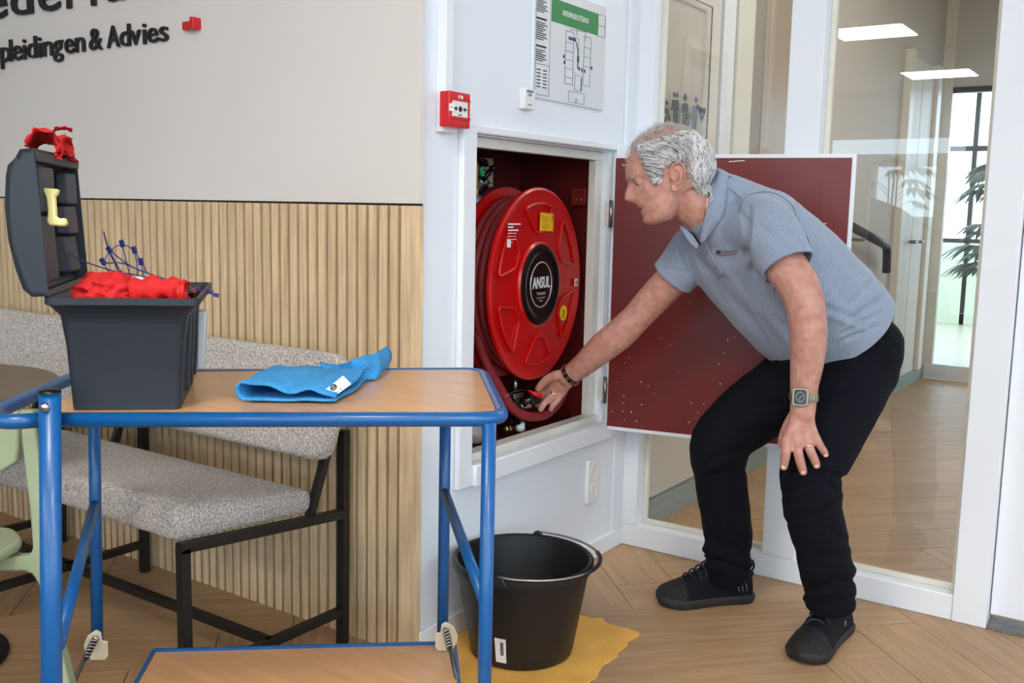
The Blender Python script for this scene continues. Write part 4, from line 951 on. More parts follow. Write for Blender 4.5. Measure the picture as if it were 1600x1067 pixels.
MB().lathe([(.0001, z0+.004), (rb-.01, z0+.004), (rb-.004, z0), (rb, z0+.003), (rb+.004, z0+.02), (rt_-.006, hb_-.03), (rt_-.003, hb_-.022), (rt_+.004, hb_-.022), (rt_+.007, hb_-.01), (rt_+.007, hb_), (rt_+.002, hb_+.004), (rt_-.006, hb_), (rt_-.010, hb_-.03), (rb-.004, z0+.025), (rb-.012, z0+.012), (.0001, z0+.010)], (bc0.x, bc0.y, 0), n=72).build('pail', M_bucket, bk, autosmooth=40)
def ang(x, y): p = PZ(x, y, hb_); return math.atan2(p.y-bc0.y, p.x-bc0.x)
a0, a1 = ang(842, 833), ang(789, 898)
if a1 > a0: a1 -= 2*PI
for a_ in (a0, a1):
    c_ = Vector((bc0.x+math.cos(a_)*(rt_+.004), bc0.y+math.sin(a_)*(rt_+.004), hb_-.006)); tdir = Vector((-math.sin(a_), math.cos(a_), 0)); od = Vector((math.cos(a_), math.sin(a_), 0))
    MB().prism([c_+tdir*q+Vector((0, 0, z))-od*.004 for q, z in ((-.026, -.012), (.026, -.012), (.018, .002), (.010, .016), (0, .020), (-.010, .016), (-.018, .002))], od*.010).build('handle_lug', M_bucket, bk, bevel=.002)
ns = 30; pts = []
for k in range(ns+1):
    t = k/ns; a_ = a0+(a1-a0)*t; r_ = rt_+.008+.016*math.sin(PI*t)**2; pts.append((bc0.x+math.cos(a_)*r_, bc0.y+math.sin(a_)*r_, hb_+.010-.004*math.sin(PI*t)))
MB().tube(pts, .0032, 8).build('wire_handle', M_chrome, bk, True)
MB().tube(pts[11:20], .0062, 10).build('handle_grip', M_bucket, bk, True)
a_ = ang(776, 1030); p0 = PZ(782, 1030, .06)
aa = math.atan2(CAM.y-bc0.y, CAM.x-bc0.x)-.40
def bw(da, z): 
    r_ = rb+.004+(rt_-rb-.01)*(z-.026)/(hb_-.056)+.0012; return Vector((bc0.x+math.cos(aa+da)*r_, bc0.y+math.sin(aa+da)*r_, z))
MB().sheet(lambda a, b: bw(-.06+.2*a, .028+.07*b), 6, 3, .0008).build('sticker', M_label, bk)
mb = MB()
for k in range(3): mb.bar(bw(.05+.02*k, .05)+Vector((0, -.001, 0)), bw(.05+.02*k, .088)+Vector((0, -.001, 0)), .002, .0006, Vector((math.cos(aa), math.sin(aa), 0)))
mb.build('sticker_print', M_ink, bk)

# ================================================================== the man
def remesh(mb, voxel, smooth_it=6, fac=.5):
    me = mb.mesh('tmp', fix=False); o = bpy.data.objects.new('tmp', me); col.objects.link(o)
    r = o.modifiers.new('r', 'REMESH'); r.mode = 'VOXEL'; r.voxel_size = voxel; r.adaptivity = 0
    if smooth_it:
        s = o.modifiers.new('s', 'SMOOTH'); s.factor = fac; s.iterations = smooth_it
    dg = bpy.context.evaluated_depsgraph_get(); out = bpy.data.meshes.new_from_object(o.evaluated_get(dg))
    bpy.data.objects.remove(o); bpy.data.meshes.remove(me)
    for p in out.polygons: p.use_smooth = True
    return out
def interp(x, tab):
    if x <= tab[0][0]: return tab[0][1]
    for (a, fa), (b, fb) in zip(tab, tab[1:]):
        if x <= b:
            t = (x-a)/(b-a); return fa+(fb-fa)*t
    return tab[-1][1]
def sinterp(x, tab):  # Catmull-Rom in one dimension
    n = len(tab)
    if x <= tab[0][0]: return tab[0][1]
    if x >= tab[-1][0]: return tab[-1][1]
    for i in range(n-1):
        if x <= tab[i+1][0]:
            a, b = tab[i], tab[i+1]; p = tab[max(i-1, 0)]; q = tab[min(i+2, n-1)]; h = b[0]-a[0]; t = (x-a[0])/h
            m0 = (b[1]-p[1])/(b[0]-p[0])*h if b[0] != p[0] else 0; m1 = (q[1]-a[1])/(q[0]-a[0])*h if q[0] != a[0] else 0
            return (2*t**3-3*t*t+1)*a[1]+(t**3-2*t*t+t)*m0+(-2*t**3+3*t*t)*b[1]+(t**3-t*t)*m1
def ball(mb, c, r, n=16):
    c = Vector(c); rx, ry, rz_ = (r, r, r) if not isinstance(r, tuple) else r
    mb.rings([[c+CR*(rx*math.sin(PI*(j+.02)/(n+.04))*math.cos(2*PI*k/n))+CF*(rz_*math.sin(PI*(j+.02)/(n+.04))*math.sin(2*PI*k/n))+CU*(ry*math.cos(PI*(j+.02)/(n+.04))) for k in range(n)] for j in range(n+1)])
def limb(mb, pts, n=18):
    """pts: (px, py, depth, radius[, flat])"""
    c = smoothpath([D(p[0], p[1], p[2]) for p in pts], 6); m = len(pts)-1; rs = []
    for i in range(len(c)):
        t = i/6; k = min(int(t), m-1); q = t-k; rs.append(pts[k][3]*(1-q)+pts[min(k+1, m)][3]*q)
    mb.tube(c, rs, n, up=CF); ball(mb, c[0], rs[0]); ball(mb, c[-1], rs[-1])
man = thing('person', 'person in grey polo and navy trousers bending to turn the valve', 'person', (-.95, 2.72, 0))

# ---- head: sculpted in its own frame (f forward, u up, s to his left)
HD = 2.66; HC = D(1048, 272, HD)
tl = math.radians(16.3); hf = -CR*math.cos(tl)-CU*math.sin(tl); hu = -CR*math.sin(tl)+CU*math.cos(tl)
yw = math.radians(4); hs = hu.cross(hf); hf = (hf*math.cos(yw)-hs*math.sin(yw)).normalized(); hs = hu.cross(hf)
FRONT = [(-.118, .080), (-.112, .092), (-.100, .098), (-.085, .099), (-.07, .100), (-.05, .101), (-.03, .102), (-.01, .104), (.005, .108), (.022, .1155), (.04, .1155), (.062, .107), (.084, .091), (.102, .072), (.116, .045), (.124, .012), (.127, -.02)]
BACK = [(-.118, .030), (-.105, .012), (-.09, -.004), (-.07, -.03), (-.055, -.075), (-.03, -.104), (-.01, -.113), (.03, -.114), (.07, -.097), (.10, -.068), (.116, -.045), (.124, -.03), (.127, -.02)]
WID = [(-.118, .020), (-.110, .034), (-.095, .047), (-.075, .056), (-.05, .062), (-.02, .068), (.0, .071), (.03, .0765), (.06, .0765), (.085, .068), (.105, .053), (.118, .034), (.125, .014), (.127, .002)]
def g_(x, c, w_): return math.exp(-((x-c)/w_)**2)
def headloc(u_, th):
    F_, B_, W_ = sinterp(u_, FRONT), sinterp(u_, BACK), sinterp(u_, WID)
    fc = F_*.30+B_*.70 if u_ > -.06 else (F_+B_)/2
    c_, s_ = math.cos(th), math.sin(th); e = 2/2.25
    cc = math.copysign(abs(c_)**e, c_); ss = math.copysign(abs(s_)**e, s_)
    f = fc+cc*((F_-fc) if c_ > 0 else (fc-B_)); s = ss*W_
    if c_ > 0:
        nose = .027*g_(u_, -.0325, .0130)+.006*g_(u_, -.043, .007)+.021*g_(u_, -.016, .014)+.010*g_(u_, .0, .014)
        nose *= 1.06
        f += nose*math.exp(-(s/(.0140+.006*g_(u_, -.038, .012)))**2)
        f += .008*g_(u_, -.057, .009)*math.exp(-(s/.020)**2)+.007*g_(u_, -.078, .007)*math.exp(-(s/.020)**2) - .004*g_(u_, -.0675, .004)*math.exp(-(s/.022)**2)
        f += .009*g_(u_, -.103, .014)*math.exp(-(s/.022)**2)
        f += .006*g_(u_, .021, .009)*(g_(abs(s), .028, .022))                 # brow
        f -= .010*g_(u_, .003, .011)*g_(abs(s), .031, .013)                   # eye socket
        k = .005*g_(u_, -.028, .016)*g_(abs(s), .046, .016); f += k*.6; s += math.copysign(k, s)   # cheek
    return f, s, u_
def HW(f, s, u_): return HC+hf*f+hs*s+hu*u_
skin = MB()
NU, NT = 110, 96
us = [-.118+.245*(j/NU) for j in range(NU+1)]
skin.rings([[HW(*headloc(u_, 2*PI*k/NT)) for k in range(NT)] for u_ in us])
# ears
for sg in (1, -1):
    e0 = HW(-.002, sg*.074, -.022); up_ = (hu*.97-hf*.22).normalized(); fw = (hf*.97+hu*.22).normalized(); od = hs*sg
    helix = [e0+fw*a+up_*b+od*c_ for a, b, c_ in ((.014, -.004, .002), (.016, .016, .006), (.010, .031, .013), (-.004, .036, .017), (-.017, .028, .019), (-.021, .010, .019), (-.018, -.010, .016), (-.010, -.024, .011), (.002, -.033, .007), (.010, -.031, .003), (.013, -.020, .002))]
    skin.tube(smoothpath(helix, 5), [.0034]*36+[.0040]*4+[.0055]*9+[.004]*2, 8)
    skin.tube(smoothpath([e0+fw*a+up_*b+od*c_ for a, b, c_ in ((.004, .022, .009), (-.008, .016, .012), (-.010, .0, .010), (-.004, -.014, .008), (.006, -.018, .005))], 5), .0032, 7)
    skin.prism([h+(-od)*.0065 for h in smoothpath(helix, 4)], -od*.006)
    ball(skin, e0+fw*.013-up_*.002+od*.004, .0048, 8)
for sg in (1, -1):
    ball(skin, HW(.0896, sg*.030, .0046), .0126, 12)     # upper lids
# neck and inner trunk (one connected body under the clothes)
limb(skin, [(1066, 300, 2.665, .058), (1088, 322, 2.68, .060), (1112, 345, 2.715, .058), (1150, 378, 2.755, .06), (1210, 440, 2.80, .08), (1290, 530, 2.84, .09)])
limb(skin, [(1190, 352, 2.63, .048), (1150, 372, 2.74, .05), (1095, 396, 2.85, .046)])
# his left arm, hand on the knee
limb(skin, [(1192, 350, 2.61, .054), (1222, 408, 2.56, .056), (1248, 448, 2.535, .053), (1259, 484, 2.525, .0490), (1263, 525, 2.53, .0475), (1261, 565, 2.545, .043), (1257, 600, 2.56, .0365), (1256, 622, 2.568, .0335), (1254, 645, 2.565, .0325)])
def finger(mb, pts, r): limb(mb, [(p[0], p[1], p[2], r[i]) for i, p in enumerate(pts)], 12)
LK = 2.555
for kn, tip_r in (((1229, 690), .0145), ((1244, 692), .0145), ((1260, 690), .0140), ((1274, 684), .0125)):
    limb(skin, [(1255+(kn[0]-1250)*.25, 630, 2.566, .020), ((1254+kn[0])/2, 662, 2.558, .0165), (kn[0], kn[1], LK, tip_r)], 12)
finger(skin, [(1229, 688, LK), (1228, 706, 2.548), (1226, 720, 2.553), (1224.5, 729, 2.560)], (.0142, .0132, .0122, .0105))
finger(skin, [(1244, 690, LK), (1248, 711, 2.545), (1252, 727, 2.549), (1255, 737, 2.556)], (.0138, .0128, .0120, .0103))
finger(skin, [(1260, 688, LK), (1267, 706, 2.545), (1273, 719, 2.549), (1276, 727, 2.556)], (.0132, .0122, .0114, .0098))
finger(skin, [(1274, 682, LK), (1282, 697, 2.550), (1287, 705, 2.555), (1290, 710, 2.562)], (.0115, .0105, .0098, .0086))
finger(skin, [(1247, 642, 2.575), (1234, 662, 2.590), (1225, 680, 2.60), (1221, 695, 2.61)], (.018, .0165, .0135, .0105))
# his right arm, hand on the valve
limb(skin, [(1088, 398, 2.86, .052), (1055, 432, 2.90, .051), (1022, 466, 2.945, .0485), (992, 499, 2.985, .0455), (968, 522, 3.01, .049), (942, 543, 3.04, .047), (915, 567, 3.08, .038), (900, 579, 3.105, .0335), (888, 588, 3.125, .034)])
RK = 3.165
for kn, q in (((860, 597), .016), ((864, 604), .0165), ((870, 610), .0155), ((878, 614), .0135)):
    limb(skin, [(890+(kn[0]-868)*.3, 588+(kn[1]-606)*.35, 3.13, .021), ((888+kn[0])/2, (590+kn[1])/2, 3.145, .0185), (kn[0], kn[1], RK, q)], 12)
finger(skin, [(884, 586, 3.120), (868, 587, 3.125), (852, 595, 3.14), (841, 607, 3.155)], (.020, .0165, .0140, .0112))       # thumb
finger(skin, [(861, 597, RK), (847, 603, 3.19), (842, 612, 3.195), (846, 620, 3.185)], (.0135, .0122, .0115, .0100))      # index
finger(skin, [(864, 604, RK), (850, 615, 3.195), (841, 624, 3.20), (840, 632, 3.19)], (.0132, .0120, .0112, .0098))       # middle
finger(skin, [(870, 610, RK), (858, 622, 3.165), (849, 632, 3.165), (845, 639, 3.168)], (.0128, .0118, .0112, .0098))     # ring
finger(skin, [(878, 614, RK-.005), (871, 625, 3.155), (864, 633, 3.155), (861, 639, 3.158)], (.0115, .0106, .0100, .0088))   # little
body_me = remesh(skin, .0030, 3, .5)
body_me.materials.append(M_skin); body_me.name = 'body'
body = bpy.data.objects.new('body', body_me); col.objects.link(body); body.parent = man
body_me.transform(Matrix.Translation(-man.location))
body_bvh = BVHTree.FromPolygons([v.co+man.location for v in body_me.vertices], [tuple(p.vertices) for p in body_me.polygons])

# ---- eyes, brows, hair
for sg in (1, -1):
    mb = MB(); c_ = HW(.0890, sg*.030, .0008); mb.lathe([(.0001, .0112), (.004, .0106), (.0075, .0082), (.0102, .0045), (.0112, 0), (.0102, -.004)], c_, (hf+hs*sg*.12), 20)
    ey_ = mb.build('eye', M_eye, man, True)
    MB().lathe([(.0001, .0117), (.0035, .0113), (.0054, .0099)], c_, (hf*.98+hs*sg*.10-hu*.18), 16).build('iris', M_iris, ey_, True)
def strand(mb, p, d_, ln_, lift, r, n=4, curl=0.):
    """one lock: follows direction d_ over the scalp"""
    pts = []
    for k in range(n+1):
        t = k/n; pts.append(p+d_*(ln_*t)+lift*t*(1-t*.6))
    mb.tube(pts, [r*(1-.75*(k/n)) for k in range(n+1)], 3, cap=False)
hair = MB(); thin = MB(); hair_ix = []; thin_ix = []
M_hair2 = mat('grey_hair', (150, 148, 150), .5); M_hair3 = mat('dark_grey_hair', (98, 96, 98), .5)
rnd = random.Random(11)
def scalp(f, s, u_):
    """nearest skin point seen from the head centre"""
    c_ = HW(0, 0, .01); d_ = (HW(f, s, u_)-c_).normalized(); h = body_bvh.ray_cast(c_+d_*.16, -d_)
    return h[0], h[1]
def hair_dens(f, s, u_):
    # hairline: temple, above the ear, nape; thin on top
    if u_ > .112: return .10
    if f > .075: return .0 if u_ < .06 else .07
    low = interp(f, [(-.12, -.062), (-.05, -.055), (-.028, -.046), (-.022, .018), (.0, .022), (.02, .022), (.036, .016), (.042, -.020), (.052, -.030), (.064, -.018), (.075, .035)])
    if u_ < low: return 0.
    if u_ > .092: return .26
    return 1.
made = 0
while made < 5200:
    u_ = rnd.uniform(-.07, .127); th = rnd.uniform(0, 2*PI); f, s, _ = headloc(u_, th)
    dn_ = hair_dens(f, s, u_)
    if rnd.random() > dn_: continue
    p = HW(f, s, u_); c_ = HW(-.01, 0, .01); nrm = (p-c_).normalized()
    # combing: backwards and down, more down lower on the head
    k_ = max(0., min(1., (.11-u_)/.10))
    dirv = -hf*(1.0-.35*k_)-hu*(.10+.95*k_)
    if f > .03 and u_ < .10: dirv = -hf*.9-hu*.45
    if f < -.06: dirv = -hu*1.0+hf*.10*k_
    dirv += hs*rnd.gauss(0, .08)+hf*rnd.gauss(0, .06)+hu*rnd.gauss(0, .06)
    dirv = (dirv-nrm*dirv.dot(nrm)).normalized()
    thin_ = dn_ < .5
    ln_ = rnd.uniform(.028, .052)*(.5 if thin_ else 1.)
    if f > .05 and not thin_: ln_ *= .6
    if -.035 < f < .06 and u_ < .055 and not thin_: ln_ = min(ln_, max(.008, (u_-.012)*.75))
    base = p+nrm*(-.002+.003*rnd.random())
    n_ = 4; pts = [base]; q = base; dcur = dirv
    for k in range(n_):
        q = q+dcur*(ln_/n_); v_ = q-c_; sf = (v_).normalized(); h = body_bvh.ray_cast(c_+sf*.2, -sf)
        lift_ = (.0055+.0035*rnd.random())*(math.sin(PI*min(1, (k+1)/n_*.75+.12)))+(.004 if thin_ else .001)*rnd.random()
        if h[0] is not None: q = h[0]+h[1]*lift_
        pts.append(q); dcur = (dcur-hu*.08).normalized()
    r_ = rnd.uniform(.0008, .0016) if not thin_ else rnd.uniform(.0005, .0008)
    nf0 = len(hair.f); ix_ = rnd.choices((0, 1, 2), (.72, .24, .04))[0]
    (thin if thin_ else hair).tube(pts, [r_, r_*1.1, r_, r_*.7, r_*.2], 3, cap=False); made += 1
    hair_ix += [ix_]*(len(hair.f)-nf0)
# wispy tuft at the forehead and crown
for k in range(420):
    f = rnd.uniform(-.02, .078); s = rnd.uniform(-.045, .05); u_ = sinterp(f, [(-.02, .127), (.012, .124), (.045, .116), (.072, .102), (.078, .095)])-abs(s)*.28
    p, nn_ = scalp(f, s, u_)
    if p is None: continue
    d_ = (hf*rnd.uniform(-.2, .9)+hs*rnd.gauss(0, .6)+nn_*rnd.uniform(.6, 1.5)-hu*.1).normalized()
    ln_ = rnd.uniform(.010, .026); thin.tube([p-nn_*.001, p+d_*ln_*.5, p+d_*ln_+(-hf)*.004], [.0006, .0005, .0002], 3, cap=False)
for sg in (1, -1):
    for k in range(26):
        s = sg*rnd.uniform(.014, .044); p = HW(.123-.28*(abs(s)-.014), s, .018+rnd.uniform(-.003, .004)-.10*(abs(s)-.03)); d_ = (hs*sg*.8+hu*rnd.uniform(-.3, .4)+hf*.1).normalized()
        thin.tube([p-hf*.012, p-hf*.006+d_*.005, p-hf*.008+d_*.010], [.0007, .0006, .0002], 3, cap=False)
ho = hair.build('hair', M_hair, man, True); tag(ho, 'short silver grey hair', kind='stuff'); ho.data.materials.append(M_hair2); ho.data.materials.append(M_hair3)
for p_, i_ in zip(ho.data.polygons, hair_ix): p_.material_index = i_
tag(thin.build('thin_hair', M_hairthin, man, True), 'thin wispy hair on top', kind='stuff')

# ---- polo shirt
ta = Vector((-.70, .65, -.30)).normalized(); tlv = Vector((-.50, -.26, .825)); tlv = (tlv-ta*tlv.dot(ta)).normalized(); tn = -ta.cross(tlv)
cw = lambda v: CR*v.x+CU*v.y+CF*v.z
TA, TL, TN = cw(ta), cw(tlv), cw(tn)      # up the trunk, to his right, out of the chest
sh = MB()
secs = [((1312, 528, 2.845), .186, .150), ((1296, 512, 2.84), .190, .156), ((1266, 483, 2.825), .196, .166), ((1228, 445, 2.80), .198, .158), ((1190, 405, 2.775), .200, .140), ((1160, 374, 2.75), .195, .122), ((1138, 350, 2.73), .155, .098), ((1121, 332, 2.715), .088, .078), ((1112, 324, 2.708), .076, .070)]
rings = []
for (px_, py_, d_), W_, T_ in secs:
    c_ = D(px_, py_, d_); rg = []
    for k in range(40):
        t = 2*PI*k/40; a, b = math.cos(t), math.sin(t); e = 2/2.4
        rg.append(c_+TL*W_*math.copysign(abs(a)**e, a)+TN*T_*math.copysign(abs(b)**e, b))
    rings.append(rg)
sh.rings(rings)
limb(sh, [(1165, 350, 2.68, .085), (1196, 356, 2.60, .078), (1218, 392, 2.56, .0745), (1232, 417, 2.54, .0715)])
limb(sh, [(1200, 352, 2.74, .10), (1165, 335, 2.735, .092), (1135, 318, 2.72, .082), (1112, 308, 2.705, .074)])
limb(sh, [(1130, 350, 2.72, .085), (1110, 335, 2.70, .074)])
limb(sh, [(1120, 378, 2.80, .085), (1090, 388, 2.855, .076), (1066, 416, 2.885, .070), (1052, 432, 2.90, .066)])
shirt_me = remesh(sh, .0050, 22, .5)
def cutaway(me, planes):
    """remove geometry beyond each (point, normal) and leave the rim open"""
    bm = bmesh.new(); bm.from_mesh(me)
    for p, n_, test in planes:
        vs = [v for v in bm.verts if test(v.co)]; s_ = set(vs)
        fs = [f for f in bm.faces if all(v in s_ for v in f.verts)]; es = list({e for f in fs for e in f.edges})
        bmesh.ops.bisect_plane(bm, geom=vs+es+fs, plane_co=p, plane_no=n_, clear_outer=True)
    bm.to_mesh(me); bm.free()
sl1c = D(1232, 417, 2.54); sl1n = (sl1c-D(1205, 368, 2.585)).normalized()
sl2c = D(1050, 434, 2.90); sl2n = (sl2c-D(1086, 390, 2.858)).normalized()
nkc = D(1094, 313, 2.69); nkn = (D(1066, 300, 2.665)-D(1118, 338, 2.715)).normalized()
hmc = D(1306, 526, 2.845); hmn = (-TA+TN*.10).normalized()
def arm_near(c_, p, n_): v_ = c_-p; h_ = v_.dot(n_); return h_ > -.03 and h_ < .12 and (v_-n_*h_).length < .088
cutaway(shirt_me, [(sl1c, sl1n, lambda c_: arm_near(c_, sl1c, sl1n)), (sl2c, sl2n, lambda c_: arm_near(c_, sl2c, sl2n)), (nkc, nkn, lambda c_: (c_-nkc).length < .105), (hmc, hmn, lambda c_: (c_-hmc).length < .30)])
# folds
def px_of(co):
    v_ = co-CAM; z = v_.dot(CF); return 800+FPX*v_.dot(CR)/z, 533.5-FPX*v_.dot(CU)/z
def fold(co, a, b, w_, amp):
    """a crease running between photo points a and b"""
    x, y = px_of(co); dx, dy = b[0]-a[0], b[1]-a[1]; L2 = dx*dx+dy*dy; t = ((x-a[0])*dx+(y-a[1])*dy)/L2; L_ = math.sqrt(L2)
    d_ = ((x-a[0])*dy-(y-a[1])*dx)/L_; e = 0 if 0 <= t <= 1 else min(abs(t), abs(t-1))*L_
    return amp*math.exp(-(d_/w_)**2-(e/(w_*2.2))**2)
sfolds = [((1205, 470), (1250, 520), 6, -.004), ((1215, 500), (1262, 548), 6, -.005), ((1160, 480), (1195, 530), 6, -.005), ((1290, 480), (1345, 500), 5, -.005), ((1300, 495), (1350, 515), 5, .005), ((1170, 330), (1164, 400), 4, -.006), ((1180, 340), (1172, 405), 4, .004), ((1195, 430), (1262, 388), 2.5, -.003), ((1165, 350), (1175, 425), 5, -.007), ((1175, 425), (1205, 445), 5, -.007), ((1150, 320), (1168, 350), 5, -.004), ((1330, 500), (1372, 470), 5, -.007), ((1320, 520), (1370, 492), 4, -.006), ((1300, 540), (1366, 512), 4, -.006), ((1335, 470), (1360, 445), 6, -.005),
          ((1110, 425), (1150, 480), 6, -.005), ((1125, 410), (1180, 485), 7, .005), ((1092, 405), (1130, 470), 5, -.005), ((1150, 440), (1200, 510), 8, -.004), ((1180, 470), (1225, 530), 8, .004), ((1060, 395), (1075, 430), 4, -.004), ((1040, 420), (1070, 425), 4, -.003), ((1200, 365), (1240, 395), 7, -.004), ((1230, 360), (1255, 390), 6, -.004), ((1270, 400), (1320, 470), 9, -.004), ((1290, 390), (1345, 455), 8, .003), ((1205, 420), (1250, 395), 3, -.002)]
shirt_me.calc_loop_triangles() if hasattr(shirt_me, 'calc_loop_triangles') else None
nr = [v.normal.copy() for v in shirt_me.vertices]
for v, n_ in zip(shirt_me.vertices, nr):
    co = v.co; a = 1.25*sum(fold(co, *q) for q in sfolds) if n_.dot(CF) < .35 else 0
    a += .0035*noise.noise(co*9+Vector((3, 0, 0)))+.0014*noise.noise(co*24)
    v.co = co+n_*a
shirt_me.materials.append(M_polo); shirt_me.name = 'polo_shirt'
shirt_bvh = BVHTree.FromPolygons([v.co.copy() for v in shirt_me.vertices], [tuple(p.vertices) for p in shirt_me.polygons])
shirt = bpy.data.objects.new('polo_shirt', shirt_me); col.objects.link(shirt); shirt.parent = man; shirt_me.transform(Matrix.Translation(-man.location))
sm = shirt.modifiers.new('cloth', 'SOLIDIFY'); sm.thickness = .003; sm.offset = -1
def SH(x, y, h=.002):
    r = ray(x, y).normalized(); q = shirt_bvh.ray_cast(CAM, r)
    if q[0] is None: return D(x, y, 2.70)
    n_ = q[1] if q[1].dot(r) < 0 else -q[1]; return q[0]+n_*h
def ring_edge(c_, n_, r_, w_, name):
    u_ = n_.orthogonal().normalized(); v_ = n_.cross(u_); pts = []
    for k in range(48):
        d_ = u_*math.cos(2*PI*k/48)+v_*math.sin(2*PI*k/48); h = shirt_bvh.ray_cast(c_-n_*.010+d_*.14, -d_, .14)
        pts.append((h[0] if h[0] is not None else c_+d_*r_))
    a = [p+n_*.009+(p-c_).normalized()*.0012 for p in pts]; b = [p-n_*.012+(p-c_).normalized()*.0018 for p in pts]; ai = [p+n_*.009-(p-c_).normalized()*.003 for p in pts]; bi = [p-n_*.012-(p-c_).normalized()*.002 for p in pts]
    MB().rings([b, a, ai, bi], cap=False, closed=True).build(name, M_polo, shirt, True, autosmooth=50)
ring_edge(sl1c, sl1n, .07, .02, 'sleeve_cuff'); ring_edge(sl2c, sl2n, .066, .02, 'sleeve_cuff')
# collar: near flap, far flap, stand
def patch(name, rows, th, m, hs_=None, parent=shirt):
    """sheet through rows of points (each row the same length)"""
    nv, nu = len(rows)-1, len(rows[0])-1
    def f(a, b):
        x, y = a*nu, b*nv; i, j = min(int(x), nu-1), min(int(y), nv-1); p, q = x-i, y-j
        return rows[j][i].lerp(rows[j][i+1], p).lerp(rows[j+1][i].lerp(rows[j+1][i+1], p), q)
    return MB().sheet(f, nu*4, nv*4, th).build(name, m, parent, True)
def NK(x, y, h=.004):
    """point just outside the neck skin"""
    r = ray(x, y).normalized(); q = body_bvh.ray_cast(CAM, r)
    if q[0] is None: return D(x, y, 2.70)
    n_ = q[1] if q[1].dot(r) < 0 else -q[1]; return q[0]+n_*h
nearflap = [[NK(1113, 268, .008), D(1109, 290, 2.640), D(1104, 320, 2.630), D(1100, 345, 2.632), D(1093, 379, 2.655)],
            [D(1124, 268, 2.655), D(1121, 290, 2.628), D(1118, 318, 2.616), D(1112, 345, 2.620), D(1099, 379, 2.648)],
            [SH(1136, 276, .006), SH(1134, 296, .008), SH(1132, 320, .008), SH(1131, 338, .008), SH(1110, 364, .008)]]
patch('collar', nearflap, .0028, M_polo)
farflap = [[D(1062, 352, 2.70), D(1072, 358, 2.69), D(1083, 368, 2.68), D(1092, 382, 2.665)], [D(1064, 358, 2.695), D(1070, 368, 2.685), D(1078, 380, 2.675), D(1089, 389, 2.66)]]
patch('collar', farflap, .0028, M_polo)
backc = [[NK(1113, 268, .006), D(1122, 262, 2.70), D(1124, 264, 2.76)], [D(1122, 268, 2.655), D(1133, 268, 2.70), D(1134, 272, 2.76)], [SH(1138, 277, .004), SH(1144, 277, .002), D(1145, 279, 2.76)]]
patch('collar', backc, .0028, M_polo)
patch('placket', [[SH(1092, 383, .002), SH(1101, 398, .002), SH(1112, 416, .002), SH(1124, 434, .002)], [SH(1103, 376, .003), SH(1111, 392, .003), SH(1121, 410, .003), SH(1133, 428, .003)]], .0016, M_polo)
for x, y in ((1105, 394), (1118, 416)):
    c_ = SH(x, y, .004); n_ = (CAM-c_).normalized(); MB().lathe([(.0001, .0016), (.0045, .0014), (.0055, 0)], c_, n_, 12).build('button', mat('shirt_button', (96, 100, 112), .4), shirt, True)
M_seam = mat('polo_seam', (112, 118, 130), .9)
for pts in (((1128, 288), (1142, 296), (1158, 311)), ((1157, 352), (1154, 332), (1160, 315), (1176, 303), (1200, 300), (1222, 308), (1238, 322), (1244, 338)), ((1246, 340), (1262, 372), (1268, 398))):
    MB().tube(smoothpath([SH(x, y, .0006) for x, y in pts], 6), .0013, 5).build('seam', M_seam, shirt, True)
# inner neckline, dark navy tape
patch('neck_tape', [[D(1076, 362, 2.70), D(1084, 374, 2.69), D(1092, 384, 2.675)], [D(1081, 360, 2.70), D(1088, 371, 2.69), D(1095, 381, 2.675)]], .0015, M_navy)
# logo: BHV Nederland with a red line below, sewn on the chest
mb = MB(); mb2 = MB(); mb3 = MB()
def chest_text(mbx, body_, x0, x1, yb, hpx, slope=-.10, off=.0):
    vs, fs = text_mesh(body_, 1., 1., offset=off); xa = min(v.x for v in vs); xb_ = max(v.x for v in vs)
    mbx.add([SH(x0+(v.x-xa)/(xb_-xa)*(x1-x0), yb+slope*((v.x-xa)/(xb_-xa)*(x1-x0)+(x0-1120))-v.y*hpx, .0034+.0004*v.z) for v in vs], fs)
chest_text(mb, 'BHV', 1120.5, 1127.5, 396.5, 6.2, off=.03); chest_text(mb2, 'Nederland', 1129, 1151.5, 396.5, 5.2); chest_text(mb3, 'Opleidingen & Advies', 1121, 1152, 399.8, 2.2, off=.03)
tag(mb.build('logo_initials', M_ink, shirt)); mb2.build('logo_name', M_grey, shirt); mb3.build('logo_strapline', mat('logo_red', (176, 62, 74), .7), shirt)

# ---- trousers
tr_ = MB()
ball(tr_, D(1326, 560, 2.845), (.135, .125, .15)); ball(tr_, D(1352, 548, 2.80), (.103, .108, .12)); ball(tr_, D(1300, 540, 2.86), (.14, .10, .14)); ball(tr_, D(1258, 560, 2.86), (.10, .085, .12))
limb(tr_, [(1338, 572, 2.79, .118), (1316, 628, 2.74, .104), (1290, 690, 2.685, .092), (1268, 738, 2.655, .0830), (1271, 790, 2.672, .078), (1283, 850, 2.705, .0755), (1294, 905, 2.74, .0725), (1297, 945, 2.765, .0675), (1297, 962, 2.775, .065)], 24)
limb(tr_, [(1278, 575, 2.90, .118), (1222, 612, 2.92, .108), (1168, 650, 2.925, .098), (1124, 692, 2.935, .0890), (1126, 745, 2.965, .079), (1134, 800, 3.0, .075), (1138, 850, 3.04, .0725), (1137, 890, 3.07, .068), (1136, 906, 3.085, .066)], 24)
trou_me = remesh(tr_, .0050, 18, .5)
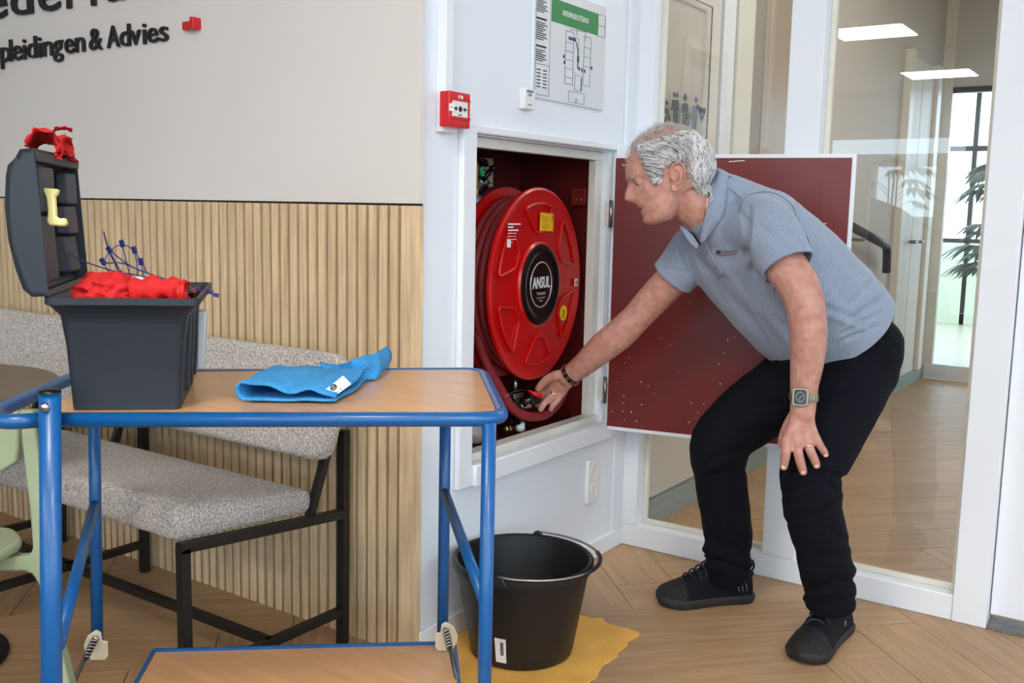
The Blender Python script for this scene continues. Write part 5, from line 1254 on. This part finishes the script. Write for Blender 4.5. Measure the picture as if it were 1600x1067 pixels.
tfolds = [((1225, 690), (1300, 760), 5, -.006), ((1228, 770), (1300, 745), 5, -.006), ((1240, 800), (1312, 775), 6, .005), ((1235, 815), (1310, 795), 4, -.005), ((1290, 735), (1312, 745), 5, -.010), ((1165, 700), (1120, 715), 5, -.008), ((1165, 716), (1110, 730), 5, .006), ((1162, 735), (1120, 742), 5, -.006), ((1240, 610), (1160, 600), 5, -.005), ((1230, 630), (1140, 640), 5, -.005), ((1235, 655), (1150, 660), 6, .004),
          ((1262, 922), (1335, 906), 5, -.007), ((1262, 934), (1310, 922), 5, .007), ((1290, 945), (1334, 935), 4, -.005), ((1270, 900), (1335, 890), 7, .006), ((1245, 860), (1330, 870), 8, -.004), ((1300, 830), (1330, 850), 5, -.004), ((1100, 858), (1172, 882), 6, .008), ((1100, 868), (1160, 890), 4, -.007), ((1110, 846), (1170, 862), 6, -.005), ((1098, 882), (1172, 905), 5, .004), ((1310, 610), (1390, 560), 8, -.004), ((1290, 560), (1370, 540), 6, -.004), ((1365, 510), (1400, 545), 4, -.005), ((1380, 500), (1410, 530), 4, .003)]
anL = D(1297, 943, 2.769); anR = D(1136, 898, 3.08)
cutaway(trou_me, [(anL, (D(1297, 962, 2.775)-D(1294, 905, 2.74)).normalized(), lambda c_: (c_-anL).length < .2), (anR, (D(1136, 906, 3.085)-D(1138, 850, 3.04)).normalized(), lambda c_: (c_-anR).length < .2)])
nr = [v.normal.copy() for v in trou_me.vertices]
for v, n_ in zip(trou_me.vertices, nr):
    co = v.co; a = sum(fold(co, *q) for q in tfolds) if n_.dot(CF) < .45 else 0
    a += .004*noise.noise(co*8)+.0022*noise.noise(co*22)
    v.co = co+n_*a
trou_me.materials.append(M_navy); trou_me.name = 'trousers'
trou_bvh = BVHTree.FromPolygons([v.co.copy() for v in trou_me.vertices], [tuple(p.vertices) for p in trou_me.polygons])
trou = bpy.data.objects.new('trousers', trou_me); col.objects.link(trou); trou.parent = man; trou_me.transform(Matrix.Translation(-man.location))
sm = trou.modifiers.new('cloth', 'SOLIDIFY'); sm.thickness = .003; sm.offset = -1

M_lace = mat('shoe_lace', (30, 34, 52), .8)
# ---- safety shoes
def shoe(heel, toe, lean, label):
    heel, toe = Vector(heel), Vector(toe); f_ = (toe-heel); L_ = f_.length; f_.normalize(); s_ = Vector((-f_.y, f_.x, 0)); up = Vector((0, 0, 1))
    # outline half widths (left, right) along the foot
    wl = [(0, .020), (.02, .033), (.08, .040), (.30, .040), (.50, .044), (.70, .053), (.85, .052), (.95, .035), (1.0, .008)]
    root = thing('shoe', None, None, heel+f_*L_/2); root.parent = man; root.location = heel+f_*L_/2-man.location
    root['label'] = label
    def outl(k, ex_=0., z=0., t0=0., t1=1.):
        n = 26; a = [];
        for i in range(n+1): t = t0+(t1-t0)*i/n; a.append(heel+f_*(L_*t+(ex_*(2*t-1)))+s_*(sinterp(t, wl)+ex_)*k+up*z)
        return a
    def loopz(z, ex_, kk=1.): 
        A = outl(kk, ex_, z); B2 = outl(-kk, ex_, z); return A+B2[::-1][1:-1]
    toe_spring = lambda p: max(0, ((p-heel).dot(f_)/L_-.8))*.05
    def bend(r): return [p+up*toe_spring(p) for p in r]
    MB().rings([bend(loopz(.001, .001)), bend(loopz(.010, .005)), bend(loopz(.024, .006)), bend(loopz(.030, .003))]).build('sole', M_sole, root, autosmooth=50)
    hgt = [(0, .092), (.06, .105), (.18, .118), (.30, .140), (.42, .133), (.55, .113), (.68, .090), (.80, .074), (.90, .059), (.97, .045), (1.0, .026)]
    rings = []; N_ = 28
    for i in range(33):
        t = .002+.994*i/32; w_ = sinterp(t, wl)+.002; h = sinterp(t, hgt); c_ = heel+f_*(L_*t); rg = []
        for k in range(N_):
            a = 2*PI*k/N_; x, z = math.cos(a), math.sin(a)
            wz = w_*math.copysign(abs(x)**.8, x)*(1-.38*max(0, z)**1.4*(1 if t < .6 else .6)); zz = .022+(h-.022)*max(0, z)**.85 if z > 0 else .022+z*.012
            rg.append(c_+s_*wz+up*(zz+max(0, t-.8)*.05))
        rings.append(rg)
    up_o = MB().rings(rings).build('upper', M_shoe, root, True)
    # toe cap: slightly larger shell over the front
    rt = []
    for i in range(12):
        t = .74+.256*i/11; w_ = sinterp(t, wl)+.0045; h = sinterp(t, hgt)+.0025; c_ = heel+f_*(L_*t+.003*i/11); rg = []
        for k in range(N_):
            a = 2*PI*k/N_; x, z = math.cos(a), math.sin(a)
            wz = w_*math.copysign(abs(x)**.8, x)*(1-.23*max(0, z)**1.4); zz = .020+(h-.020)*max(0, z)**.85 if z > 0 else .020+z*.010
            rg.append(c_+s_*wz+up*(zz+max(0, t-.8)*.05))
        rt.append(rg)
    MB().rings(rt).build('toe_cap', mat('toe_rubber', (15, 15, 18), .7, bump=.6, bscale=260, voronoi=True), root, True)
    # ankle collar, tongue, laces, pull loop
    cc_ = heel+f_*(L_*.17)
    MB().tube([cc_+f_*(.052*math.cos(2*PI*k/24))+s_*(.034*math.sin(2*PI*k/24))+up*(.098+.010*math.cos(2*PI*k/24)) for k in range(24)], .008, 8, closed=True).build('padded_collar', M_shoe, root, True)
    for k in range(5):
        t = .40+.065*k; h = sinterp(t, hgt); c_ = heel+f_*(L_*t)
        MB().tube(smoothpath([c_+s_*.030+up*(h-.022)-f_*.004, c_+s_*.012+up*(h+.001), c_-s_*.012+up*(h+.001)+f_*.012, c_-s_*.030+up*(h-.022)+f_*.016], 4), .0030, 6).build('lace', M_lace, root, True)
    k_ = heel+f_*(L_*.40)+up*.138
    for sg in (-1, 1): MB().tube(smoothpath([k_, k_+s_*.020*sg+f_*.012+up*.012, k_+s_*.034*sg+f_*.020, k_+s_*.016*sg+f_*.012-up*.006], 4), .0028, 6).build('lace_bow', M_lace, root, True)
    MB().tube(smoothpath([heel+f_*.012+up*.085, heel-f_*.008+up*.10, heel-f_*.004+up*.125, heel+f_*.014+up*.128, heel+f_*.020+up*.11], 4), .0032, 6).build('pull_loop', M_navy, root, True)
    return root, f_, s_, L_, heel, hgt, wl
shR = shoe((-1.060, 2.905, 0), (-1.270, 2.678, 0), 0, 'dark safety shoe pointing left')
shL = shoe((-.757, 2.858, 0), (-.778, 2.538, 0), 0, 'dark safety shoe pointing at the camera')
# printed marks on the shoes
def shoe_mark(sh_, name, m, pts, side, r=.0012):
    root, f_, s_, L_, heel, hgt, wl = sh_; q = []
    for t, z in pts: q.append(heel+f_*(L_*t)+s_*side*(sinterp(t, wl)*(1-.30*max(0, (z-.022)/(sinterp(t, hgt)-.022))**1.8)+.0035)+Vector((0, 0, z)))
    MB().tube(q, r, 5).build(name, m, root, True)
M_mark = mat('shoe_print', (104, 110, 124), .5)
for k in range(3): shoe_mark(shR, 'heel_stripe', M_mark, [(.10+.045*k, .045), (.12+.045*k, .075)], 1, .0022)
c_ = (.30, .058); shoe_mark(shL, 'emblem', M_mark, [(c_[0]+.022*math.cos(a*PI/8), c_[1]+.007*math.sin(a*PI/8)) for a in range(17)], 1)
shoe_mark(shL, 'emblem', M_mark, [(.31, .062), (.29, .060), (.31, .056), (.29, .054)], 1)

# ---- watch, rings, bracelet, neck chain
def wrist_ring(c_, ax_v, r_in, wd, name, m, parent=None, bvh=body_bvh, off=.0015, th=.0028, n=36):
    ax_v = ax_v.normalized(); u_ = ax_v.orthogonal().normalized(); v_ = ax_v.cross(u_); pts = []
    for k in range(n):
        d_ = u_*math.cos(2*PI*k/n)+v_*math.sin(2*PI*k/n); h = bvh.ray_cast(c_+d_*r_in*2.6, -d_, r_in*2.6); pts.append((h[0] if h[0] is not None else c_+d_*r_in, d_))
    a = [p+d_*off-ax_v*wd/2 for p, d_ in pts]; b = [p+d_*(off+th)-ax_v*wd/2 for p, d_ in pts]; c2 = [p+d_*(off+th)+ax_v*wd/2 for p, d_ in pts]; e = [p+d_*off+ax_v*wd/2 for p, d_ in pts]
    return MB().rings([a, b, c2, e], cap=False, closed=True).build(name, m, parent, autosmooth=40), pts
wc = D(1256, 620, 2.568); wax = D(1256, 632, 2.568)-D(1257, 606, 2.562)
wt = thing('wristwatch', None, None, wc); wt.parent = man; wt.location = wc-man.location; wt['label'] = 'steel wristwatch with square dark dial'
M_watch = mat('watch_steel', (150, 140, 122), .35, .85)
wrist_ring(wc, wax, .036, .017, 'bracelet_band', M_watch, wt)
r = ray(1251, 620).normalized(); h = body_bvh.ray_cast(CAM, r); wn = (-CF*.93-CR*.36).normalized(); wp = h[0]+wn*.004
wu = (-wax.normalized()); wu = (wu-wn*wu.dot(wn)).normalized(); wr = wu.cross(wn)
def sq(a, b, hh): return [wp+wr*x+wu*y+wn*hh for x, y in ((-a, -b), (-a*.5, -b*1.12), (a*.5, -b*1.12), (a, -b), (a*1.06, 0), (a, b), (a*.5, b*1.12), (-a*.5, b*1.12), (-a, b), (-a*1.06, 0))]
MB().prism(sq(.0205, .0215, -.006), wn*.013).build('case', M_watch, wt, bevel=.002)
MB().prism(sq(.0150, .0170, .0070), wn*.0006).build('dial', M_gloss, wt)
mb = MB()
for k in range(12):
    a = 2*PI*k/12; e_ = wr*math.sin(a)*.0112+wu*math.cos(a)*.0130; mb.bar(wp+wn*.0078+e_*.8, wp+wn*.0078+e_*1.1, .0022, .0004, wn)
mb.bar(wp+wn*.0080, wp+wn*.0080+wr*.006+wu*.005, .0014, .0004, wn); mb.bar(wp+wn*.0080, wp+wn*.0080-wr*.003-wu*.007, .0012, .0004, wn)
mb.build('dial_markers', M_watch, wt)
for k in range(5):
    MB().bar(wp+wr*(.020+.0042*k)-wn*(.001+.0012*k*k)-wu*.0085, wp+wr*(.020+.0042*k)-wn*(.001+.0012*k*k)+wu*.0085, .0034, .003, wn).build('band_link', M_watch, wt, bevel=.0006)
def finger_ring(c_, ax_v, r_): MB().lathe([(r_, -.003), (r_+.0016, -.0028), (r_+.0020, 0), (r_+.0016, .0028), (r_, .003), (r_-.0008, 0), (r_, -.003)], c_, ax_v, 24).build('gold_ring', M_gold, man, True)
finger_ring(D(1263.5, 698, 2.5495), D(1267, 706, 2.545)-D(1260, 688, 2.555), .0126)
finger_ring(D(864.5, 615.6, 3.165), D(858, 622, 3.165)-D(870, 610, 3.165), .0122)
brc = D(893, 584.5, 3.117); bax = D(884, 592, 3.13)-D(905, 576, 3.098)
bra, bpts = wrist_ring(brc, bax, .037, .014, 'bracelet', M_gloss, man, off=.001, th=.003)
bn_ = bax.normalized()
for k in range(0, 36, 1):
    p, d_ = bpts[k]
    t_ = bn_.cross(d_)
    if k % 3 != 2: MB().bar(p+d_*.0046-bn_*.0055, p+d_*.0046+bn_*.0055, .0042, .0014, d_).build('bracelet_link', M_watch, bra)
ch_pts = [NK(1110, 283, .0022), NK(1107, 300, .0022), NK(1103, 320, .0022), NK(1100, 340, .0022), NK(1097, 358, .0022), D(1096, 372, 2.668), D(1095, 380, 2.664)]
MB().tube(smoothpath(ch_pts, 5), .0016, 6).build('neck_chain', mat('chain_silver', (190, 170, 140), .25, 1.), man, True)
# finger nails on the hand resting on the knee
for x, y, d_, r_ in ((1224.5, 729, 2.560, .0105), (1255, 737, 2.556, .0103), (1276, 727, 2.556, .0098), (1290, 710, 2.562, .0086)):
    c_ = D(x, y, d_); h = body_bvh.ray_cast(CAM, (c_-CAM).normalized())
    if h[0] is None: continue
    n_ = (CAM-c_).normalized(); p0 = h[0]
    def nail(a, b, p0=p0, n_=n_, r_=r_):
        t = (a-.5)*1.5; return p0+CR*(r_*.78*math.sin(t))+CU*((.5-b)*r_*1.3)-n_*(r_*.75*(1-math.cos(t)))+n_*.0006
    MB().sheet(nail, 6, 3, .0008).build('finger_nail', mat('nail', (228, 178, 160), .3), man, True)

# ================================================================== corridor and background furnishings
# black handrail on the corridor wall
hr = thing('handrail', 'short black handrail on the corridor wall behind the glass', 'handrail', (CX, 6.2, 1.0))
hxr = CX+.075
MB().tube(rounded([(hxr, 5.55, 1.17), (hxr, 6.44, 1.035), (hxr, 6.46, .87)], .06, 5), .026, 12).build('rail', M_black, hr, True)
MB().tube([(CX, 5.9, 1.08), (hxr, 5.9, 1.08), (hxr, 5.9, 1.115)], .010, 8).build('bracket', M_steel, hr, True)
def palm(name, label, base, hgt_, leaves, spread, pot_r, pot_h, m=M_leaf, seed=1, lw=.02, group=None):
    rn = random.Random(seed); b = Vector(base); t = thing(name, label, 'plant', b, group)
    MB().lathe([(.0001, 0), (pot_r*.72, 0), (pot_r*.8, .02), (pot_r, pot_h-.02), (pot_r, pot_h), (pot_r*.92, pot_h), (pot_r*.9, pot_h-.04), (.0001, pot_h-.05)], b, n=32).build('pot', M_pot, t, autosmooth=40)
    for k in range(3): MB().tube([b+Vector((.03*math.cos(k*2.1), .03*math.sin(k*2.1), pot_h-.06)), b+Vector((.05*math.cos(k*2.1), .05*math.sin(k*2.1), hgt_*.5)), b+Vector((.06*math.cos(k*2.1+.4), .06*math.sin(k*2.1+.4), hgt_*.92))], [.014, .012, .008], 7).build('stem', M_leaf, t, True)
    for k in range(leaves):
        a = rn.uniform(0, 2*PI); z0 = hgt_*rn.uniform(.38, .95); o_ = b+Vector((.05*math.cos(a), .05*math.sin(a), z0)); ln_ = spread*rn.uniform(.6, 1.0)
        mb = MB(); dirv = Vector((math.cos(a), math.sin(a), 0)); sd = Vector((-math.sin(a), math.cos(a), 0))
        hubp = o_+dirv*ln_*.45+Vector((0, 0, ln_*.30)); mb.tube(smoothpath([o_, o_+dirv*ln_*.22+Vector((0, 0, ln_*.22)), hubp], 3), .004, 5)
        nb = 7
        for q in range(nb):
            fa = (q-(nb-1)/2)*.36; dv_ = (dirv*math.cos(fa)+sd*math.sin(fa)); L_ = ln_*(.62-.05*abs(q-3)); w_ = lw
            pts = [hubp+dv_*L_*s_+Vector((0, 0, .10*L_*s_-.62*L_*s_*s_)) for s_ in (0, .2, .45, .7, 1.0)]; ws = [.25, .8, 1, .75, .05]; sv = dv_.cross(Vector((0, 0, 1))).normalized()
            top = [p+sv*w_*ww+Vector((0, 0, -.003*ww)) for p, ww in zip(pts, ws)]; bot = [p-sv*w_*ww+Vector((0, 0, -.003*ww)) for p, ww in zip(pts, ws)]; md = [p+Vector((0, 0, .004)) for p in pts]
            n0 = len(mb.v); mb.v += top+md+bot; n_ = len(pts)
            for i in range(n_-1): mb.f += [(n0+i, n0+i+1, n0+n_+i+1, n0+n_+i), (n0+n_+i, n0+n_+i+1, n0+2*n_+i+1, n0+2*n_+i)]
        mb.build('leaf', m, t, True)
    return t
pb = PZ(1522, 578, 0); palm('potted_palm', 'tall leafy palm in a dark round pot beyond the corridor glass', (pb.x+.12, pb.y+.25, 0), 1.66, 50, .46, .155, .36, seed=4, lw=.026)
# plants by the street window, seen mirrored in the glass
palm('window_palm', 'palm by the street window mirrored faintly in the glass', (-3.27, YR+.62, 0), 2.0, 26, .62, .16, .36, seed=8, lw=.036)
